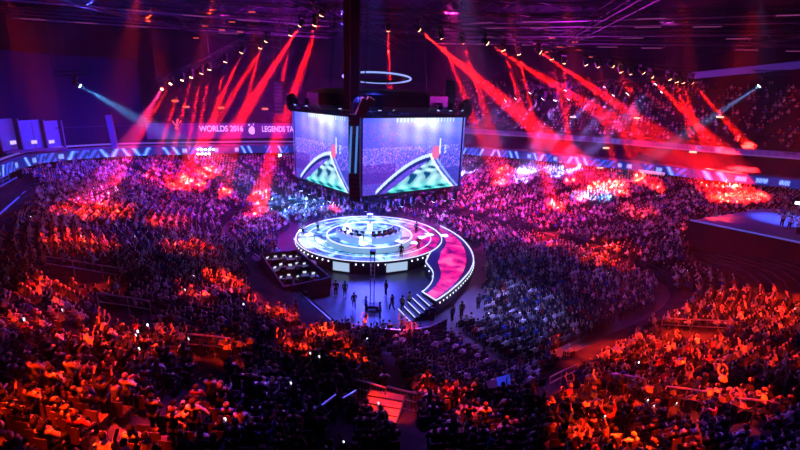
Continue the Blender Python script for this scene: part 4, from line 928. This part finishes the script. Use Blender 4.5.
# red landing and lit stairs at the bottom
p = hit(382, 412); t = thing('stair_landing', 'small red-lit landing with treads behind the picket rail at the bottom', 'landing', p, R(-12))
for k in range(4): b = MB(); b.box(Vector((0, .45*k-.6, .12+.06*k)), (1.6, .43, .1)); b.build('tread', mat('landing', (.16, .10, .10), .7), t)
for k in range(2): b = MB(); b.box(Vector(((k*2-1)*.83, .1, .15)), (.06, 2.0, .3)); b.build('stringer', DARK, t)
p = hit(497, 398); t = thing('equipment_stand', 'tilted blue-lit screen on a dark stand near the bottom, right of centre', 'screen', p, R(15))
b = MB(); b.box(Vector((0, 0, .5)), (1.5, .7, 1.0)); b.build('cabinet', BLACK, t); b = MB(); b.box(Vector((.25, -.1, 1.2)), (.9, .05, .5), R(10), 1, R(-30)); b.build('screen', mat('blue_tablet', (.02, .02, .05), .3, emit=(.03, .05, .9), es=.6), t)
# barrier along the floor edge at left
def barrier(pts, label):
    P_ = [at_z(*p, 0) for p in pts]; o = P_[0].copy(); t = thing('crowd_barrier', label, 'barrier', o)
    for i in range(len(P_)-1):
        d = P_[i+1]-P_[i]; n_ = Vector((-d.y, d.x, 0)).normalized()*.06; b = MB(); b.prism([tuple((v-o)[:2]) for v in (P_[i]-n_, P_[i+1]-n_, P_[i+1]+n_, P_[i]+n_)], 0, 1.05); b.build('panel', mat('barrier', (.07, .06, .1), .6), t)
        b = MB(); b.tube([P_[i]-o+Vector((0, 0, 1.1)), P_[i+1]-o+Vector((0, 0, 1.1))], .05, 5); b.build('top_rail', STEEL, t)
barrier([(255, 262), (278, 283), (300, 303), (322, 323), (345, 344), (366, 364)], 'long dark barrier with a pale top rail running down from the booth through the crowd')
barrier([(446, 330), (430, 338), (405, 342), (380, 340)], 'low dark barrier closing the floor in front of the stage crew')
# scattered loudspeaker hangs
q = at_Y(279, 96, 66); line_array(q.x, q.y, q.z+2, 9, 'curved black speaker column hanging behind the left side of the cube', 1.3)
q = at_Y(450, 96, 64); line_array(q.x, q.y, q.z+2, 9, 'curved black speaker column hanging behind the right side of the cube', 1.3)
# ------------------------------------------------------------------ lights
def lamp(kind, name, loc, power, col, target=None, **kw):
    d = bpy.data.lights.new(name, kind); d.energy = power; d.color = col
    for k, v in kw.items(): setattr(d, k, v)
    o = bpy.data.objects.new(name, d); COL.objects.link(o); o.location = loc
    if target is not None: o.rotation_euler = (Vector(target)-Vector(loc)).to_track_quat('-Z', 'Y').to_euler()
    return o
w = bpy.data.worlds.new('arena_air'); scene.world = w; w.use_nodes = True; nt = w.node_tree
nt.nodes['Background'].inputs[0].default_value = (0, 0, 0, 1); nt.nodes['Background'].inputs[1].default_value = 0
vs = nt.nodes.new('ShaderNodeVolumeScatter'); vs.inputs['Density'].default_value = .00045; vs.inputs['Color'].default_value = (1, 1, 1, 1)
nt.links.new(vs.outputs[0], nt.nodes['World Output'].inputs['Volume'])
cy = scene.cycles; cy.volume_bounces = 0; cy.max_bounces = 3; cy.diffuse_bounces = 0; cy.use_denoising = True; cy.use_light_tree = True
def spot(loc, target, I, half, col, blend=.3, name='beam_light', size=.12):
    return lamp('SPOT', name, loc, I*39.5, col, target, spot_size=R(2*half), spot_blend=blend, shadow_soft_size=size)
def gobo(o):
    d = o.data; d.use_nodes = True; nt = d.node_tree; em = nt.nodes['Emission']; tc = nt.nodes.new('ShaderNodeTexCoord'); n = nt.nodes.new('ShaderNodeTexNoise'); n.inputs['Scale'].default_value = 22; n.inputs['Detail'].default_value = 2
    mp = nt.nodes.new('ShaderNodeMapRange'); mp.inputs[1].default_value = .46; mp.inputs[2].default_value = .58; mp.inputs[3].default_value = .03; mp.inputs[4].default_value = 2.0
    nt.links.new(tc.outputs['Normal'], n.inputs['Vector']); nt.links.new(n.outputs['Fac'], mp.inputs[0]); nt.links.new(mp.outputs[0], em.inputs['Strength'])
for q, tg, I, half, key in BEAM_LIGHTS: spot(q, tg, I*(7e5 if key == RED else 2.6e5), (half*1.45 if key == RED else half*1.6), BC[key], .7, 'beam_light')
for i, (q, tg) in enumerate(STAGE_L): spot(q, tg, 60000, 5, (.25, .40, 1), 1, 'stage_light')
# pools of light on the audience: x, y, radius in picture, strength, colour
OR = (1, .022, .001)
POOLS = [(130, 175, 22, .5, OR), (185, 188, 30, .4, OR), (480, 200, 30, .5, (1, .03, .15)), (568, 203, 28, .6, OR), (637, 214, 18, .8, OR), (710, 230, 22, 1.0, OR),
 (95, 212, 28, 2.2, OR), (82, 245, 26, 2.2, OR), (80, 285, 30, 2.2, OR), (165, 222, 20, 1.6, OR), (190, 250, 26, 2.4, OR), (232, 288, 26, 2.4, OR), (200, 300, 20, 1.3, OR), (275, 315, 24, 2.6, OR), (325, 335, 20, 3.0, OR), (350, 360, 16, 2.6, OR), (295, 350, 24, 1.6, OR), (50, 300, 24, 1.4, OR), (605, 258, 28, 2.0, OR), (548, 240, 24, 1.3, OR),
 (45, 330, 40, .7, OR), (120, 350, 50, 1.0, OR), (60, 410, 60, 1.2, OR), (170, 420, 50, .7, OR), (110, 440, 40, 1.0, OR), (225, 350, 26, .6, OR), (385, 402, 26, 1.5, OR), (440, 400, 30, .9, OR), (480, 425, 26, .5, OR), (570, 345, 18, .9, OR),
 (590, 400, 50, 1.4, OR), (660, 350, 60, 1.9, OR), (735, 320, 50, 1.7, OR), (700, 400, 50, 1.2, OR), (600, 440, 40, 1.2, OR), (770, 300, 40, 1.0, OR), (650, 445, 36, .9, OR), (775, 360, 34, .5, OR), (360, 325, 14, .7, OR), (405, 335, 16, .4, OR)]
for (px, py, rp_, s, col) in POOLS:
    t = hit(px, py, .6); d = (t-Vector(EYE)).length; rad = rp_/F*d
    toC = Vector((C[0]-t.x, C[1]-t.y, 0)).normalized(); p = t+toC*(-1 if t.y < 46 else 9); p.z = max(t.z+17, 26) if t.y < 46 else 31.8
    L_ = (p-t).length; half = math.degrees(math.atan(rad/L_)); gobo(spot(p, t, s*(9 if t.y < 46 else 12)*L_*L_, half*1.15, col, .75, 'pool_light', .3))
# coloured washes
BL = (.06, .06, 1); PU = (.35, .06, .9); MG = (1, .03, .45)
WASH = [(50, 185, 110, .6, BL), (30, 330, 120, .5, PU), (215, 400, 90, .9, (.2, .06, .9)), (430, 420, 90, .9, (.3, .06, .8)), (250, 310, 90, .9, (.35, .04, .8)), (160, 240, 70, .6, (.3, .04, .8)), (740, 430, 60, .8, (.2, .05, .8)), (620, 300, 60, .7, (.35, .05, .7)), (505, 310, 62, 5.5, (.28, .24, 1)), (430, 350, 60, 1.8, (.4, .06, .8)), (235, 225, 75, 2.2, (.6, .02, .7)), (325, 205, 80, 2.0, (.14, .08, 1)), (485, 208, 95, 7, (1, .02, .45)), (560, 225, 120, .8, (.6, .03, .4)), (690, 205, 90, .25, (.4, .04, .4)), (200, 175, 90, 2.2, (.7, .02, .5)), (370, 300, 80, 3.0, (.08, .09, 1)), (700, 360, 160, .3, (.5, .03, .3)), (500, 380, 60, 1.4, (.3, .08, .9)), (790, 225, 25, 3, (.15, .25, 1)), (30, 195, 30, .6, (.05, .1, 1))]
for (px, py, rp_, s, col) in WASH:
    t = hit(px, py, .6); d = (t-Vector(EYE)).length; rad = rp_/F*d; toC = Vector((C[0]-t.x, C[1]-t.y, 0)).normalized(); p = t+toC*10; p.z = 31.8
    L_ = (p-t).length; half = min(70, math.degrees(math.atan(rad/L_))); spot(p, t, s*1.0*L_*L_, half*1.2, col, 1, 'wash_light', .2)
# added unseen lamps that tint the haze; no fixture hangs there
lamp('POINT', 'haze_fill', (26, 78, 21), 15000, (.6, .02, .75), shadow_soft_size=3)
lamp('POINT', 'haze_fill', (-20, 80, 19), 17000, (.5, .01, .85), shadow_soft_size=3)
lamp('POINT', 'haze_fill', (-48, 72, 13), 9000, (.03, .03, 1), shadow_soft_size=3)
lamp('POINT', 'haze_fill', (-4, 57, 7.0), 20000, (.07, .08, 1), shadow_soft_size=3)
lamp('AREA', 'roof_fill', (30, 75, 26), 350, (.3, .04, .5), (30, 80, 33), size=30)  # added unseen uplights that brighten the roof steel
lamp('AREA', 'roof_fill', (-35, 65, 26), 900, (.12, .05, .7), (-35, 70, 33), size=30)
